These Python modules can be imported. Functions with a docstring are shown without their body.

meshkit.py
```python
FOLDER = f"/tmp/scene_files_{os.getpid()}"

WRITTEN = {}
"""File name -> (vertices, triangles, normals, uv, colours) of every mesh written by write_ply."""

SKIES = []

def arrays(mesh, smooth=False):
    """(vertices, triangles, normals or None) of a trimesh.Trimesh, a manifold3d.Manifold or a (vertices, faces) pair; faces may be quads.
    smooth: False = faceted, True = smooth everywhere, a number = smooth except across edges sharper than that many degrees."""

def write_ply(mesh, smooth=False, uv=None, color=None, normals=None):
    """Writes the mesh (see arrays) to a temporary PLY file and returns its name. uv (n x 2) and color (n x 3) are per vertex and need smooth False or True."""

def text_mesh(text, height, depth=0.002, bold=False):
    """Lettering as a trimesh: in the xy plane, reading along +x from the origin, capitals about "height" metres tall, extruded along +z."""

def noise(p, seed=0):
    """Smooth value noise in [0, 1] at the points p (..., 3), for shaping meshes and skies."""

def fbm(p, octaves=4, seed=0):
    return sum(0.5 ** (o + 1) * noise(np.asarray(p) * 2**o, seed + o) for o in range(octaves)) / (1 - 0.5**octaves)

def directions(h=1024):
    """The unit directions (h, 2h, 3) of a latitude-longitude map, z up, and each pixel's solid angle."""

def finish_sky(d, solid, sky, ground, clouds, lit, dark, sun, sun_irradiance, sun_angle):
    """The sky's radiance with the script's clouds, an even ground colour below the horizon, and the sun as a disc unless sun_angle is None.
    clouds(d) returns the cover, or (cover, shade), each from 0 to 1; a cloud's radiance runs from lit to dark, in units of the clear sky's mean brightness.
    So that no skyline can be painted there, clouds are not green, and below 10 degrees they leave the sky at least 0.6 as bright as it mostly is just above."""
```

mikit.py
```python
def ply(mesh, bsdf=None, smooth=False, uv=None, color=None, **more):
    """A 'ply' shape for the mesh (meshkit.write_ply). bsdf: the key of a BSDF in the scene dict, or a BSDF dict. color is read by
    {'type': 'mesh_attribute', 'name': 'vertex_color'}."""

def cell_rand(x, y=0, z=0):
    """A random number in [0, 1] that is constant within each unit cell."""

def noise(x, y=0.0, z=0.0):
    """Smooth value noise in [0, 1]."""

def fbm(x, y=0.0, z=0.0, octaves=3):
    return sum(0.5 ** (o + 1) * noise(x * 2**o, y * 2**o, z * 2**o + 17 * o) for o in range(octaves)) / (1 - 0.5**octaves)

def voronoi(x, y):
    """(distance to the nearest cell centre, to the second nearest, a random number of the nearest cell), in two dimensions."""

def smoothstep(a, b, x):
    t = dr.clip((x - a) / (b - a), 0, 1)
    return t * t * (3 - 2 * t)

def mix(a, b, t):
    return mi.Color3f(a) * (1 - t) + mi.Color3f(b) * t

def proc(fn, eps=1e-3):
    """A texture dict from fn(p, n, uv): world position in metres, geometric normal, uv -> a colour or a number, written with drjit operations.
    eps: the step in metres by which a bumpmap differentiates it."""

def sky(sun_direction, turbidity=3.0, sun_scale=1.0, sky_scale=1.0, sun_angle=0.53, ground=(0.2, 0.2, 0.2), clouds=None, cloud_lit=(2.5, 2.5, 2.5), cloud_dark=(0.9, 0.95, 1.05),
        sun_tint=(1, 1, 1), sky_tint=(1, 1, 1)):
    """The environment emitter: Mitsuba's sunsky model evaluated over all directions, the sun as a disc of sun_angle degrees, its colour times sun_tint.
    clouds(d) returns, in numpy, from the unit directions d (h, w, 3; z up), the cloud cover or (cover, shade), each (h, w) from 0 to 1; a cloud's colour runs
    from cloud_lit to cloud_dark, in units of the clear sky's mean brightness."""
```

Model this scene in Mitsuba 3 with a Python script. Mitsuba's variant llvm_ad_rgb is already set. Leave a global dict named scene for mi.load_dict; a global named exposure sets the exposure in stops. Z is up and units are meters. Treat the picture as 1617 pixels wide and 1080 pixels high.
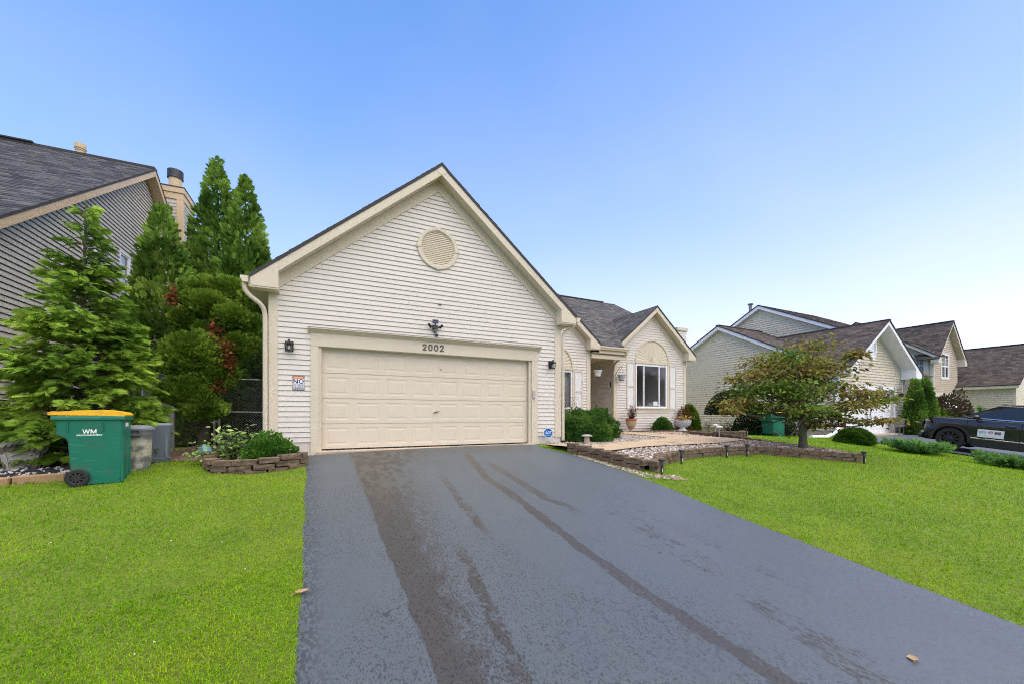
import math
import random

import drjit as dr
import mitsuba as mi
import numpy as np
import shapely
import trimesh
from shapely.geometry import LineString, Point, Polygon, box as sbox

import meshkit
import mikit
from mikit import cell_rand, fbm, mix, noise, proc, smoothstep, voronoi

T = mi.ScalarTransform4f
rng = np.random.default_rng(7)
random.seed(7)

# ---------------------------------------------------------------- camera, sky, exposure
YAW = math.radians(26.13)
FWD = np.array([math.sin(YAW), math.cos(YAW), 0.0])
CAM = np.array([0.0, 0.0, 0.73])
SHIFT_Y = -0.1065          # lens shift: the horizon lies below the middle of the picture
scene, labels = {}, {}
scene["camera"] = {
    "type": "perspective", "fov": 2 * math.degrees(math.atan(808.5 / 635.0)), "fov_axis": "x", "near_clip": 0.05, "far_clip": 3000.0,
    "principal_point_offset_x": 0.0, "principal_point_offset_y": SHIFT_Y,
    "to_world": T().look_at(origin=CAM.tolist(), target=(CAM + FWD).tolist(), up=[0, 0, 1]),
}


def veil(d):
    """A thin white veil of high cloud, thicker towards the horizon and towards the right."""
    el = np.arcsin(np.clip(d[..., 2], 0, 1))
    side = d[..., 0] * math.cos(YAW) - d[..., 1] * math.sin(YAW)
    n = meshkit.fbm(np.stack([d[..., 0] * 3 / (d[..., 2] + .25), d[..., 1] * 3 / (d[..., 2] + .25), d[..., 2] * 0], -1), 4, 3)
    cover = 0.02 + (0.76 + 0.14 * side) * np.exp(-el / (0.30 + 0.05 * side)) + 0.07 * (n - .5)
    return np.clip(cover, 0, 1), np.full(d.shape[:2], 0.0)


exposure = 2.6
scene["sky"] = mikit.sky([0.10, -0.40, 0.91], turbidity=3.0, sun_scale=0.62, sky_scale=1.0, sun_angle=100, clouds=veil, cloud_lit=(2.20, 1.80, 1.98),
                         sun_tint=(1.0, 0.945, 0.83), sky_tint=(0.71, 1.18, 1.56), ground=(0.12, 0.14, 0.08))

# ---------------------------------------------------------------- helpers


def number(key):
    if key not in scene and key not in labels:
        return key
    n = 1
    while f"{key}_{n:03d}" in scene or f"{key}_{n:03d}" in labels:
        n += 1
    return f"{key}_{n:03d}"


def thing(name, label, category, group=None, kind=None):
    key = number(name)
    labels[key] = {"label": label, "category": category}
    if group:
        labels[key]["group"] = group
    if kind:
        labels[key]["kind"] = kind
    return key


def part(parent, name, mesh, mat, smooth=False, color=None, label=None, kind=None, to_world=None):
    key = number(f"{parent}__{name}")
    v, f = arr(mesh)
    if color is not None and smooth is not True and smooth is not False:
        v, f, _ = meshkit.arrays((v, f), smooth)          # split along the sharp edges first, then shade smoothly
        smooth = True
    if color is not None:
        c = np.asarray(color, float)
        color = np.tile(c, (len(v), 1)) if c.ndim == 1 else c
    scene[key] = mikit.ply((v, f), mat, smooth=smooth, color=color)
    if to_world is not None:
        scene[key]["to_world"] = to_world
    if label or kind:
        labels[key] = {}
        if label:
            labels[key]["label"] = label
        if kind:
            labels[key]["kind"] = kind
    return key


def solo(name, mesh, mat, label, category, group=None, kind=None, smooth=False, color=None):
    """A thing that is one mesh."""
    key = thing(name, label, category, group, kind)
    v, f = arr(mesh)
    if color is not None and smooth is not True and smooth is not False:
        v, f, _ = meshkit.arrays((v, f), smooth)          # split along the sharp edges first, then shade smoothly
        smooth = True
    if color is not None:
        c = np.asarray(color, float)
        color = np.tile(c, (len(v), 1)) if c.ndim == 1 else c
    scene[key] = mikit.ply((v, f), mat, smooth=smooth, color=color)
    return key


def struct(name, mesh, mat, label, smooth=False, color=None):
    key = number(name)
    v, f = arr(mesh)
    if color is not None and smooth is not True and smooth is not False:
        v, f, _ = meshkit.arrays((v, f), smooth)          # split along the sharp edges first, then shade smoothly
        smooth = True
    if color is not None:
        c = np.asarray(color, float)
        color = np.tile(c, (len(v), 1)) if c.ndim == 1 else c
    scene[key] = mikit.ply((v, f), mat, smooth=smooth, color=color)
    labels[key] = {"label": label, "kind": "structure"}
    return key


def arr(m):
    if isinstance(m, trimesh.Trimesh):
        return np.array(m.vertices), np.array(m.faces)
    if isinstance(m, MB):
        return m.arrays()
    v, f = np.asarray(m[0], float), np.asarray(m[1], int)
    if f.shape[1] == 4:
        f = np.vstack([f[:, [0, 1, 2]], f[:, [0, 2, 3]]])
    return v, f


class Frame:
    """A flat frame in space: u and v along the plane, n out of it."""

    def __init__(self, o, u, v, n):
        self.o, self.u, self.v, self.n = (np.asarray(x, float) for x in (o, u, v, n))

    def __call__(self, uvn):
        a = np.asarray(uvn, float)
        return self.o + a[..., :1] * self.u + a[..., 1:2] * self.v + a[..., 2:3] * self.n


def front(y):           # a wall that faces the street
    return Frame((0, y, 0), (1, 0, 0), (0, 0, 1), (0, -1, 0))


WORLD = Frame((0, 0, 0), (1, 0, 0), (0, 1, 0), (0, 0, 1))


def tri(poly):
    v, f = trimesh.creation.triangulate_polygon(poly, engine="earcut")
    return np.asarray(v), np.asarray(f)


def polys(g):
    if g.is_empty:
        return []
    if g.geom_type == "Polygon":
        return [g] if g.area > 1e-6 else []
    return [p for q in getattr(g, "geoms", []) for p in polys(q)]


class MB:
    """Collects pieces into one mesh."""

    def __init__(self):
        self.V, self.F, self.C, self.n = [], [], [], 0

    def add(self, v, f, c=None):
        v, f = arr((v, f))
        self.V.append(v)
        self.F.append(f + self.n)
        if c is not None:
            c = np.asarray(c, float)
            self.C.append(np.tile(c, (len(v), 1)) if c.ndim == 1 else c)
        self.n += len(v)
        return self

    def arrays(self):
        return np.vstack(self.V), np.vstack(self.F)

    def colors(self):
        return np.vstack(self.C)

    def box(self, x0, x1, y0, y1, z0, z1, c=None, fr=None):
        v = np.array([[x, y, z] for x in (x0, x1) for y in (y0, y1) for z in (z0, z1)], float)
        f = [[0, 1, 3, 2], [4, 6, 7, 5], [0, 4, 5, 1], [2, 3, 7, 6], [0, 2, 6, 4], [1, 5, 7, 3]]
        return self.add(fr(v) if fr else v, f, c)

    def rbox(self, x0, x1, y0, y1, z0, z1, b=.006, c=None, fr=None):
        """A box with chamfered edges."""
        v, f = chamfer(x0, x1, y0, y1, z0, z1, b)
        return self.add(fr(v) if fr else v, f, c)

    def prism(self, poly, n0, n1, fr=WORLD, c=None):
        for p in polys(poly):
            v, f = tri(p)
            k = len(v)
            a, b = np.c_[v, np.full(k, n0)], np.c_[v, np.full(k, n1)]
            self.add(fr(np.vstack([a, b])), np.vstack([f[:, ::-1], f + k]), c)
            for ring in [p.exterior, *p.interiors]:
                q = np.asarray(ring.coords)[:-1]
                m = len(q)
                w = fr(np.vstack([np.c_[q, np.full(m, n0)], np.c_[q, np.full(m, n1)]]))
                i = np.arange(m)
                j = (i + 1) % m
                self.add(w, np.c_[i, j, j + m, i + m], c)
        return self

    def tube(self, pts, r, sides=8, c=None, cap=True):
        v, f = tube(pts, r, sides, cap)
        return self.add(v, f, c)

    def lathe(self, prof, center=(0, 0, 0), sides=24, c=None, axis=None):
        v, f = lathe(prof, sides)
        if axis is not None:
            v = v @ axis.T
        return self.add(v + np.asarray(center), f, c)


def chamfer(x0, x1, y0, y1, z0, z1, b):
    lo, hi = np.array([x0, y0, z0], float), np.array([x1, y1, z1], float)
    b = min(b, *(0.45 * (hi - lo)))
    pts = []
    for s in np.ndindex(2, 2, 2):
        corner = np.where(np.array(s) == 1, hi, lo)
        inward = np.where(np.array(s) == 1, -1, 1)
        for k in range(3):
            q = corner + inward * b
            q[k] = corner[k]
            pts.append(q)
    hull = trimesh.Trimesh(np.array(pts)).convex_hull
    return np.array(hull.vertices), np.array(hull.faces)


def tube(pts, r, sides=8, cap=True):
    p = np.asarray(pts, float)
    r = np.broadcast_to(r, (len(p),))
    t = np.gradient(p, axis=0)
    t /= np.linalg.norm(t, axis=1, keepdims=True) + 1e-12
    up = np.array([0, 0, 1.0]) if abs(t[:, 2]).mean() < .8 else np.array([1.0, 0, 0])
    a = np.cross(t, up)
    a /= np.linalg.norm(a, axis=1, keepdims=True) + 1e-12
    b = np.cross(t, a)
    ang = np.arange(sides) * 2 * np.pi / sides
    v = p[:, None] + r[:, None, None] * (np.cos(ang)[None, :, None] * a[:, None] + np.sin(ang)[None, :, None] * b[:, None])
    i, j = np.meshgrid(np.arange(len(p) - 1), np.arange(sides), indexing="ij")
    q = np.stack([i * sides + j, i * sides + (j + 1) % sides, (i + 1) * sides + (j + 1) % sides, (i + 1) * sides + j], -1).reshape(-1, 4)
    f = np.vstack([q[:, [0, 1, 2]], q[:, [0, 2, 3]]])
    v = v.reshape(-1, 3)
    if cap:
        n = len(v)
        v = np.vstack([v, p[0], p[-1]])
        k = np.arange(sides)
        f = np.vstack([f, np.c_[(k + 1) % sides, k, np.full(sides, n)], np.c_[k + n - sides, (k + 1) % sides + n - sides, np.full(sides, n + 1)]])
    return v, f


def lathe(prof, sides=24):
    prof = np.asarray(prof, float)
    ang = np.arange(sides) * 2 * np.pi / sides
    v = np.stack([prof[:, :1] * np.cos(ang), prof[:, :1] * np.sin(ang), np.repeat(prof[:, 1:2], sides, 1)], -1).reshape(-1, 3)
    i, j = np.meshgrid(np.arange(len(prof) - 1), np.arange(sides), indexing="ij")
    q = np.stack([i * sides + j, i * sides + (j + 1) % sides, (i + 1) * sides + (j + 1) % sides, (i + 1) * sides + j], -1).reshape(-1, 4)
    return v, np.vstack([q[:, [0, 1, 2]], q[:, [0, 2, 3]]])


def rotz(a):
    c, s = math.cos(a), math.sin(a)
    return np.array([[c, -s, 0], [s, c, 0], [0, 0, 1.0]])


def put(mesh, pos=(0, 0, 0), rz=0.0, scale=1.0):
    v, f = arr(mesh)
    return v * scale @ rotz(rz).T + np.asarray(pos, float), f


def text(s, height, depth=.004, fr=None, bold=True, center=True, width=None):
    m = meshkit.text_mesh(s, height, depth, bold)
    v = np.array(m.vertices)
    if width:
        v[:, 0] *= width / (v[:, 0].max() - v[:, 0].min())
    if center:
        v[:, 0] -= (v[:, 0].max() + v[:, 0].min()) / 2
    return (fr(v) if fr else v), np.array(m.faces)


# ---------------------------------------------------------------- materials


def vcol():
    return {"type": "mesh_attribute", "name": "vertex_color"}


def rgb(*c):
    return {"type": "rgb", "value": list(c)}


def pbr(color, rough=.6, **k):
    return {"type": "twosided", "bsdf": {"type": "principled", "base_color": color, "roughness": rough, **k}}


def tint(base, amount=.06, scale=1.0, stretch=(1, 1, 1), spots=None, spot=0.0):
    """A colour with fine grain and patches of wear."""
    def fn(p, n, uv):
        a = fbm(p.x * scale * stretch[0], p.y * scale * stretch[1], p.z * scale * stretch[2], octaves=2)
        c = mi.Color3f(base) * (1 + amount * 2 * (a - .5))
        if spots is not None:
            m = smoothstep(1 - spot, 1 - spot + .06, fbm(p.x * 9, p.y * 9, p.z * 9, octaves=4))
            c = c * (1 - m) + mi.Color3f(spots) * m
        return c
    return proc(fn)


scene["siding_vinyl"] = pbr(tint((.625, .583, .510), .04, .6, (1, 1, 1.5)), .42, specular=.4)
scene["trim_paint"] = pbr(tint((.620, .550, .415), .04, 1.0), .5, specular=.35)
scene["door_paint"] = pbr(tint((.640, .565, .430), .035, .9), .45, specular=.4)
scene["white_vinyl"] = pbr(tint((.76, .77, .78), .03, 2.0), .4)
scene["gray_siding"] = pbr(tint((.450, .425, .360), .06, .7, (1, 1, 1.5)), .5)
scene["tan_trim"] = pbr(tint((.560, .420, .250), .06, 1.2), .55)
scene["beige_siding"] = pbr(tint((.570, .510, .385), .07, .7, (1, 1, 4), (.30, .26, .17), .30), .5)
scene["taupe_siding"] = pbr(tint((.470, .400, .310), .06, .7, (1, 1, 4)), .5)
scene["pale_trim"] = pbr(tint((.600, .545, .450), .05, 1.0), .5)
scene["concrete"] = pbr(tint((.400, .330, .235), .13, 2.2, (1, 1, 1), (.26, .21, .15), .36), .9)
scene["galvanised"] = pbr(tint((.52, .54, .55), .10, 6.0), .38, metallic=.7)
scene["black_metal"] = pbr(rgb(.018, .018, .020), .38)
def plastic(base, worn):
    """Sun-bleached plastic with scuffs and grime."""
    def fn(p, n, uv):
        a = fbm(p.x * 4, p.y * 4, p.z * 4, octaves=3)
        scuff = smoothstep(.60, .72, fbm(p.x * 9 + p.z * 7, p.y * 9, p.z * 55, octaves=3)) * smoothstep(.45, .6, a)
        grime = smoothstep(.56, .70, fbm(p.x * 14 + 5, p.y * 14, p.z * 9, octaves=4))
        c = mi.Color3f(base) * (.92 + .16 * a)
        c = c * (1 - .16 * scuff) + mi.Color3f(worn) * (.16 * scuff)
        return c * (1 - .22 * grime) + mi.Color3f(.10, .09, .07) * (.22 * grime)
    return proc(fn)


scene["cart_green"] = pbr(plastic((.004, .150, .095), (.20, .36, .30)), .42)
scene["cart_yellow"] = pbr(plastic((.80, .44, .014), (.80, .62, .25)), .42)
scene["matte"] = pbr(vcol(), .85, specular=.25)
scene["satin"] = pbr(vcol(), .42)
scene["gloss"] = pbr(vcol(), .22)
scene["shingle"] = pbr(vcol(), .88, specular=.3)
scene["leaf"] = {"type": "principledthin", "base_color": vcol(), "roughness": .55, "diff_trans": .5, "spec_trans": 0.0, "eta": 1.3}
scene["needle"] = {"type": "principledthin", "base_color": vcol(), "roughness": .65, "diff_trans": .35, "spec_trans": 0.0, "eta": 1.3}
scene["blade"] = {"type": "principledthin", "base_color": vcol(), "roughness": .6, "diff_trans": .5, "spec_trans": 0.0, "eta": 1.3}
scene["glass"] = {"type": "thindielectric", "int_ior": 1.5}
scene["clear_glass"] = {"type": "thindielectric", "int_ior": 1.5}


def _bark(p, n, uv):
    a = fbm(p.x * 26, p.y * 26, p.z * 5, octaves=4)
    m = smoothstep(.5, .62, fbm(p.x * 7, p.y * 7, p.z * 5, octaves=3))
    return mix((.055, .043, .033), (.15, .125, .10), a) * (1 - m) + mi.Color3f(.085, .095, .045) * m


scene["bark"] = pbr(proc(_bark), .95)


def lin(t, pts):
    """Piecewise linear in t through the points (t, value), t rising."""
    v = mi.Float(pts[0][1])
    for (a, va), (b, vb) in zip(pts[:-1], pts[1:]):
        v = v + (vb - va) * dr.clip((t - a) / (b - a), 0, 1)
    return v


def _asphalt(p, n, uv):
    x, y = p.x, p.y
    grit = noise(x * 170, y * 170)
    soft = fbm(x * 1.1, y * .5, octaves=4)
    base = mix((.066, .083, .096), (.084, .101, .115), soft) * (.88 + .24 * grit)
    # the sealer has worn off along the wheel tracks: bare brown-grey aggregate with ragged borders
    f1_ = fbm(x * 14, y * 5, octaves=4)
    f2_ = fbm(x * 70 + 3, y * 34, octaves=3)
    rag = .16 * (f1_ - .5) + .07 * (f2_ - .5)
    left = .64 + .02 * (f2_ - .5)
    right = lin(y, [(2.0, .97), (3.0, 1.00), (4.2, 1.10), (5.5, 1.24), (7.3, 1.45), (8.6, 2.0)])
    t = (x - left + rag * .35) / (right - left)
    core = smoothstep(-.03, .03, t) * smoothstep(1.0, .55, t + .55 * (f2_ - .5) + .9 * (f1_ - .5))
    fray = smoothstep(-.02, .05, t) * smoothstep(1.75, .9, t) * smoothstep(.50, .56, f2_ + .10 * (f1_ - .5))
    bare = dr.maximum(core, fray * .8) * smoothstep(.6, 1.6, y)
    for cs_, w, ya, yb, dens in (([(4.3, 1.73), (6.4, 1.90)], .065, 4.2, 6.6, .54), ([(2.0, 1.09), (3.4, 1.27), (3.9, 1.32)], .065, 1.6, 3.9, .54), ([(1.5, 2.54), (2.5, 2.46), (3.4, 2.49), (4.9, 2.58), (6.3, 2.61), (8, 2.9)], .085, .8, 8.2, .66),
                                 ([(4.6, 3.10), (5.0, 3.01), (6.7, 3.05)], .085, 4.4, 7.2, .62), ([(1.2, 3.14), (3.1, 3.5), (6, 3.9)], .20, .8, 4.4, .42), ([(2, 3.9), (6, 4.1)], .10, 2.0, 6.0, .36)):
        c = lin(y, cs_)
        m = smoothstep(w, w * .75, dr.abs(x - c + rag * .55)) * smoothstep(ya - .3, ya + .3, y + rag) * smoothstep(yb + .3, yb - .3, y + rag)
        bare = dr.maximum(bare, m * smoothstep(1.0 - dens, 1.0 - dens + .14, f2_ * .5 + f1_ * .5 + .06))
    apron = smoothstep(1.25, .45, 9.1 - y + rag * 4) * smoothstep(.5, .8, x + rag) * smoothstep(5.1, 4.3, x + rag) * smoothstep(.40, .52, f1_ * .6 + f2_ * .4)
    bare = dr.maximum(bare, apron * .75)
    worn = mix((.036, .035, .034), (.058, .055, .051), grit) * (1 - apron * .0)
    dusty = smoothstep(4.6, 7.4, y + 5 * rag) * smoothstep(.42, .60, f1_)
    worn = worn * (1 - .6 * dusty) + mi.Color3f(.098, .092, .072) * (.6 * dusty)
    col = base * (1 - bare) + worn * bare
    # pits and flakes where the sealer came away, and hairline cracks
    zone = smoothstep(.50, .62, fbm(x * .9 + 9, y * .55, octaves=3)) * smoothstep(4.4, 3.6, x)
    flake = smoothstep(.595, .64, fbm(x * 120, y * 66 + 7, octaves=3)) * (.45 + .55 * zone)
    edge = smoothstep(.30, .0, x + .11) * smoothstep(.46, .56, f2_)
    col = col * (1 - .50 * dr.maximum(flake, edge))
    a, b, r = voronoi(x * .8 + .5 * (fbm(x * 3, y * 3, octaves=3) - .5), y * .8 + .5 * (fbm(x * 3 + 5, y * 3, octaves=3) - .5))
    crack = smoothstep(.009, .003, b - a) * smoothstep(.55, .62, fbm(x * .7 + 3, y * .7 + 2, octaves=2)) * smoothstep(.40, .5, f1_)
    return col * (1 - .55 * crack)


def _asphalt_rough(p, n, uv):
    fray = fbm(p.x * 6, p.y * 3, octaves=4)
    return .36 + .16 * fray + .08 * noise(p.x * 120, p.y * 120)


def _asphalt_bump(p, n, uv):
    return noise(p.x * 95, p.y * 95) * .6 + noise(p.x * 38, p.y * 38) * .7


scene["asphalt"] = {"type": "twosided", "bsdf": {"type": "bumpmap", "arbitrary": proc(_asphalt_bump, .003), "scale": .0016,
                    "bsdf": {"type": "principled", "base_color": proc(_asphalt), "roughness": proc(_asphalt_rough), "specular": .55}}}


def _soil(p, n, uv):
    a = fbm(p.x * 2.5, p.y * 2.5, octaves=4)
    b = noise(p.x * 45, p.y * 45)
    return mix((.085, .125, .012), (.120, .175, .014), a) * (.75 + .5 * b)


scene["lawn_soil"] = pbr(proc(_soil), .95)


def _mulch(p, n, uv):
    a = fbm(p.x * 5, p.y * 5, octaves=4)
    b = noise(p.x * 50, p.y * 50, p.z * 50)
    return mix((.075, .050, .034), (.17, .125, .085), a) * (.6 + .8 * b)


scene["mulch"] = pbr(proc(_mulch), .95)


def _walk(p, n, uv):
    a = fbm(p.x * 1.5, p.y * 1.5, octaves=4)
    b = noise(p.x * 90, p.y * 90)
    s = smoothstep(.58, .68, fbm(p.x * 4 + 3, p.y * 4, octaves=4))
    return mix((.29, .225, .145), (.38, .30, .20), a) * (.88 + .24 * b) * (1 - .3 * s)


scene["walk_concrete"] = pbr(proc(_walk), .9)


def _block(p, n, uv):
    a = fbm(p.x * 14, p.y * 14, p.z * 14, octaves=4)
    b = noise(p.x * 80, p.y * 80, p.z * 80)
    return mix((.040, .028, .019), (.21, .155, .100), a) * (.65 + .7 * b)


scene["block_stone"] = pbr(proc(_block), .95)

# ---------------------------------------------------------------- ground, driveway, path, beds


def sstep(a, b, x):
    t = np.clip((np.asarray(x, float) - a) / (b - a), 0, 1)
    return t * t * (3 - 2 * t)


def gz(x, y):
    """Height of the natural ground: level by the houses, falling to the street."""
    x, y = np.asarray(x, float), np.asarray(y, float)
    z = np.where(y > 9, -.03, -.03 - .114 * (9 - y))
    z = z - .085 * sstep(2.6, -1.5, x) * sstep(-1, 4, y) - .28 * sstep(13, 21, x)
    return np.maximum(z, -1.42 - .0 * x)


def zb(x, y):
    """Height of the planting bed held by the block walls."""
    return np.interp(y, [3.5, 4.5, 5.2, 6.6, 8, 10, 12], [-.45, -.35, -.29, -.14, -.04, 0, .05])


def sheet(poly, zf, step=.5, lift=0.0):
    mb = MB()
    x0, y0, x1, y1 = poly.bounds
    for i in range(math.floor(x0 / step), math.ceil(x1 / step)):
        for j in range(math.floor(y0 / step), math.ceil(y1 / step)):
            cell = sbox(i * step, j * step, (i + 1) * step, (j + 1) * step)
            for p in polys(poly.intersection(cell)):
                v, f = tri(p)
                mb.add(np.c_[v, zf(v[:, 0], v[:, 1]) + lift], f)
    return mb


gx = np.concatenate([[-2500, -800, -300, -120, -60, -40, -30], np.arange(-25, 60.1, .5), [65, 75, 100, 160, 300, 800, 2500]])
gy = np.concatenate([[-2500, -800, -300, -100, -50, -30], np.arange(-20, 45.1, .5), [50, 60, 80, 120, 300, 800, 2500]])
GX, GY = np.meshgrid(gx, gy, indexing="ij")
GV = np.stack([GX, GY, gz(GX, GY)], -1).reshape(-1, 3)
i, j = np.meshgrid(np.arange(len(gx) - 1), np.arange(len(gy) - 1), indexing="ij")
q = np.stack([i * len(gy) + j, (i + 1) * len(gy) + j, (i + 1) * len(gy) + j + 1, i * len(gy) + j + 1], -1).reshape(-1, 4)
struct("ground", (GV, q), "lawn_soil", "sloping front yard ground under the lawns and houses", smooth=True)

# the driveway: a slightly wavy asphalt sheet
yy = np.concatenate([np.arange(-6, 9.0, .12), [9.0, 9.12, 9.2]])
wl = .035 * (meshkit.fbm(np.c_[yy * 1.6, yy * 0, yy * 0], 4, 5) - .5) * 2
wr = .035 * (meshkit.fbm(np.c_[yy * 1.6, yy * 0 + 7, yy * 0], 4, 6) - .5) * 2
drive_left = np.interp(yy, [-6, 1, 9, 9.2], [-.10, -.11, -.14, -.10]) + wl
drive_right = np.interp(yy, [-6, 1.0, 2.5, 3.7, 5.2, 6.1, 7.7, 8.5, 9.2], [4.95, 5.0, 5.08, 5.17, 5.34, 5.42, 5.36, 5.10, 5.12]) + wr
ts = np.linspace(0, 1, 17)
DX = drive_left[:, None] * (1 - ts) + drive_right[:, None] * ts
DY = np.repeat(yy[:, None], 17, 1)
DZ = gz(DX, DY) + .018 - .016 * ((ts == 0) | (ts == 1))
i, j = np.meshgrid(np.arange(len(yy) - 1), np.arange(16), indexing="ij")
q = np.stack([i * 17 + j, i * 17 + j + 1, (i + 1) * 17 + j + 1, (i + 1) * 17 + j], -1).reshape(-1, 4)
struct("driveway", (np.stack([DX, DY, DZ], -1).reshape(-1, 3), q), "asphalt", "dark sealed asphalt driveway with worn wheel tracks up to the garage", smooth=True)
drive_poly = Polygon([*zip(drive_left, yy), *list(zip(drive_right, yy))[::-1]])

# neighbour's driveway on the right
nd = Polygon([(20.4, -6), (27.4, -6), (27.0, 9.9), (22.0, 9.9), (20.4, 8.2)])
struct("neighbour_driveway", sheet(nd, lambda x, y: gz(x, y), .5, .05), "asphalt", "neighbour's asphalt driveway under the black car")
struct("street", sheet(Polygon([(-40, -14), (60, -14), (60, -6), (-40, -6)]), lambda x, y: gz(x, y), 2.0, .02), "asphalt", "asphalt street at the foot of the driveways")

bed_poly = Polygon([(5.35, 8.8), (5.52, 7.75), (5.72, 6.9), (5.78, 6.1), (6.1, 5.9), (6.45, 6.15), (6.8, 6.45), (7.6, 6.66), (8.5, 6.79), (9.8, 6.77), (10.44, 6.70), (11.04, 6.28), (11.64, 5.78), (12.1, 5.36), (12.5, 5.36),
                    (12.75, 5.75), (12.55, 6.93), (12.2, 7.9), (12.2, 8.8), (12.7, 10.8), (14.9, 12.79), (10.88, 12.79), (10.88, 15.4), (9.16, 15.4), (9.16, 12.15), (5.98, 12.15), (5.98, 9.2), (5.35, 9.2)])
struct("planting_bed", sheet(bed_poly, zb, .5), "mulch", "raised planting bed of soil and gravel in front of the house")
walk = Polygon([(5.14, 8.62), (5.40, 7.78), (6.0, 7.18), (7.35, 7.5), (10.3, 7.55), (11.75, 7.9), (11.9, 8.95), (11.5, 9.2), (11.25, 11.5), (10.9, 12.4), (10.86, 15.3), (9.2, 15.3), (9.2, 12.2), (9.45, 11.7), (10.1, 11.3), (10.15, 9.35), (9.6, 9.15), (8.3, 8.72), (6.1, 8.05), (5.6, 8.5)])
walk = walk.buffer(.12).buffer(-.12)
mbw = sheet(walk, zb, .5, .035)
struct("path", mbw, "walk_concrete", "tan concrete path from the driveway to the porch")
left_bed = Polygon([(-6.5, 8.06), (-3.95, 8.02), (-2.85, 8.35), (-2.5, 8.9), (-2.6, 10.2), (-5.3, 10.6), (-6.5, 10.2)])
struct("conifer_bed", sheet(left_bed, lambda x, y: gz(x, y), .5, .05), "mulch", "bare soil bed around the conifer at the left")
fence_bed = Polygon([(-2.95, 9.5), (-1.9, 9.1), (-.82, 9.3), (-.82, 13.5), (-2.9, 13.5)])
struct("fence_bed", sheet(fence_bed, lambda x, y: gz(x, y), .5, .02), "mulch", "dark soil and leaf litter along the fence")

# ---------------------------------------------------------------- building parts


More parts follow.
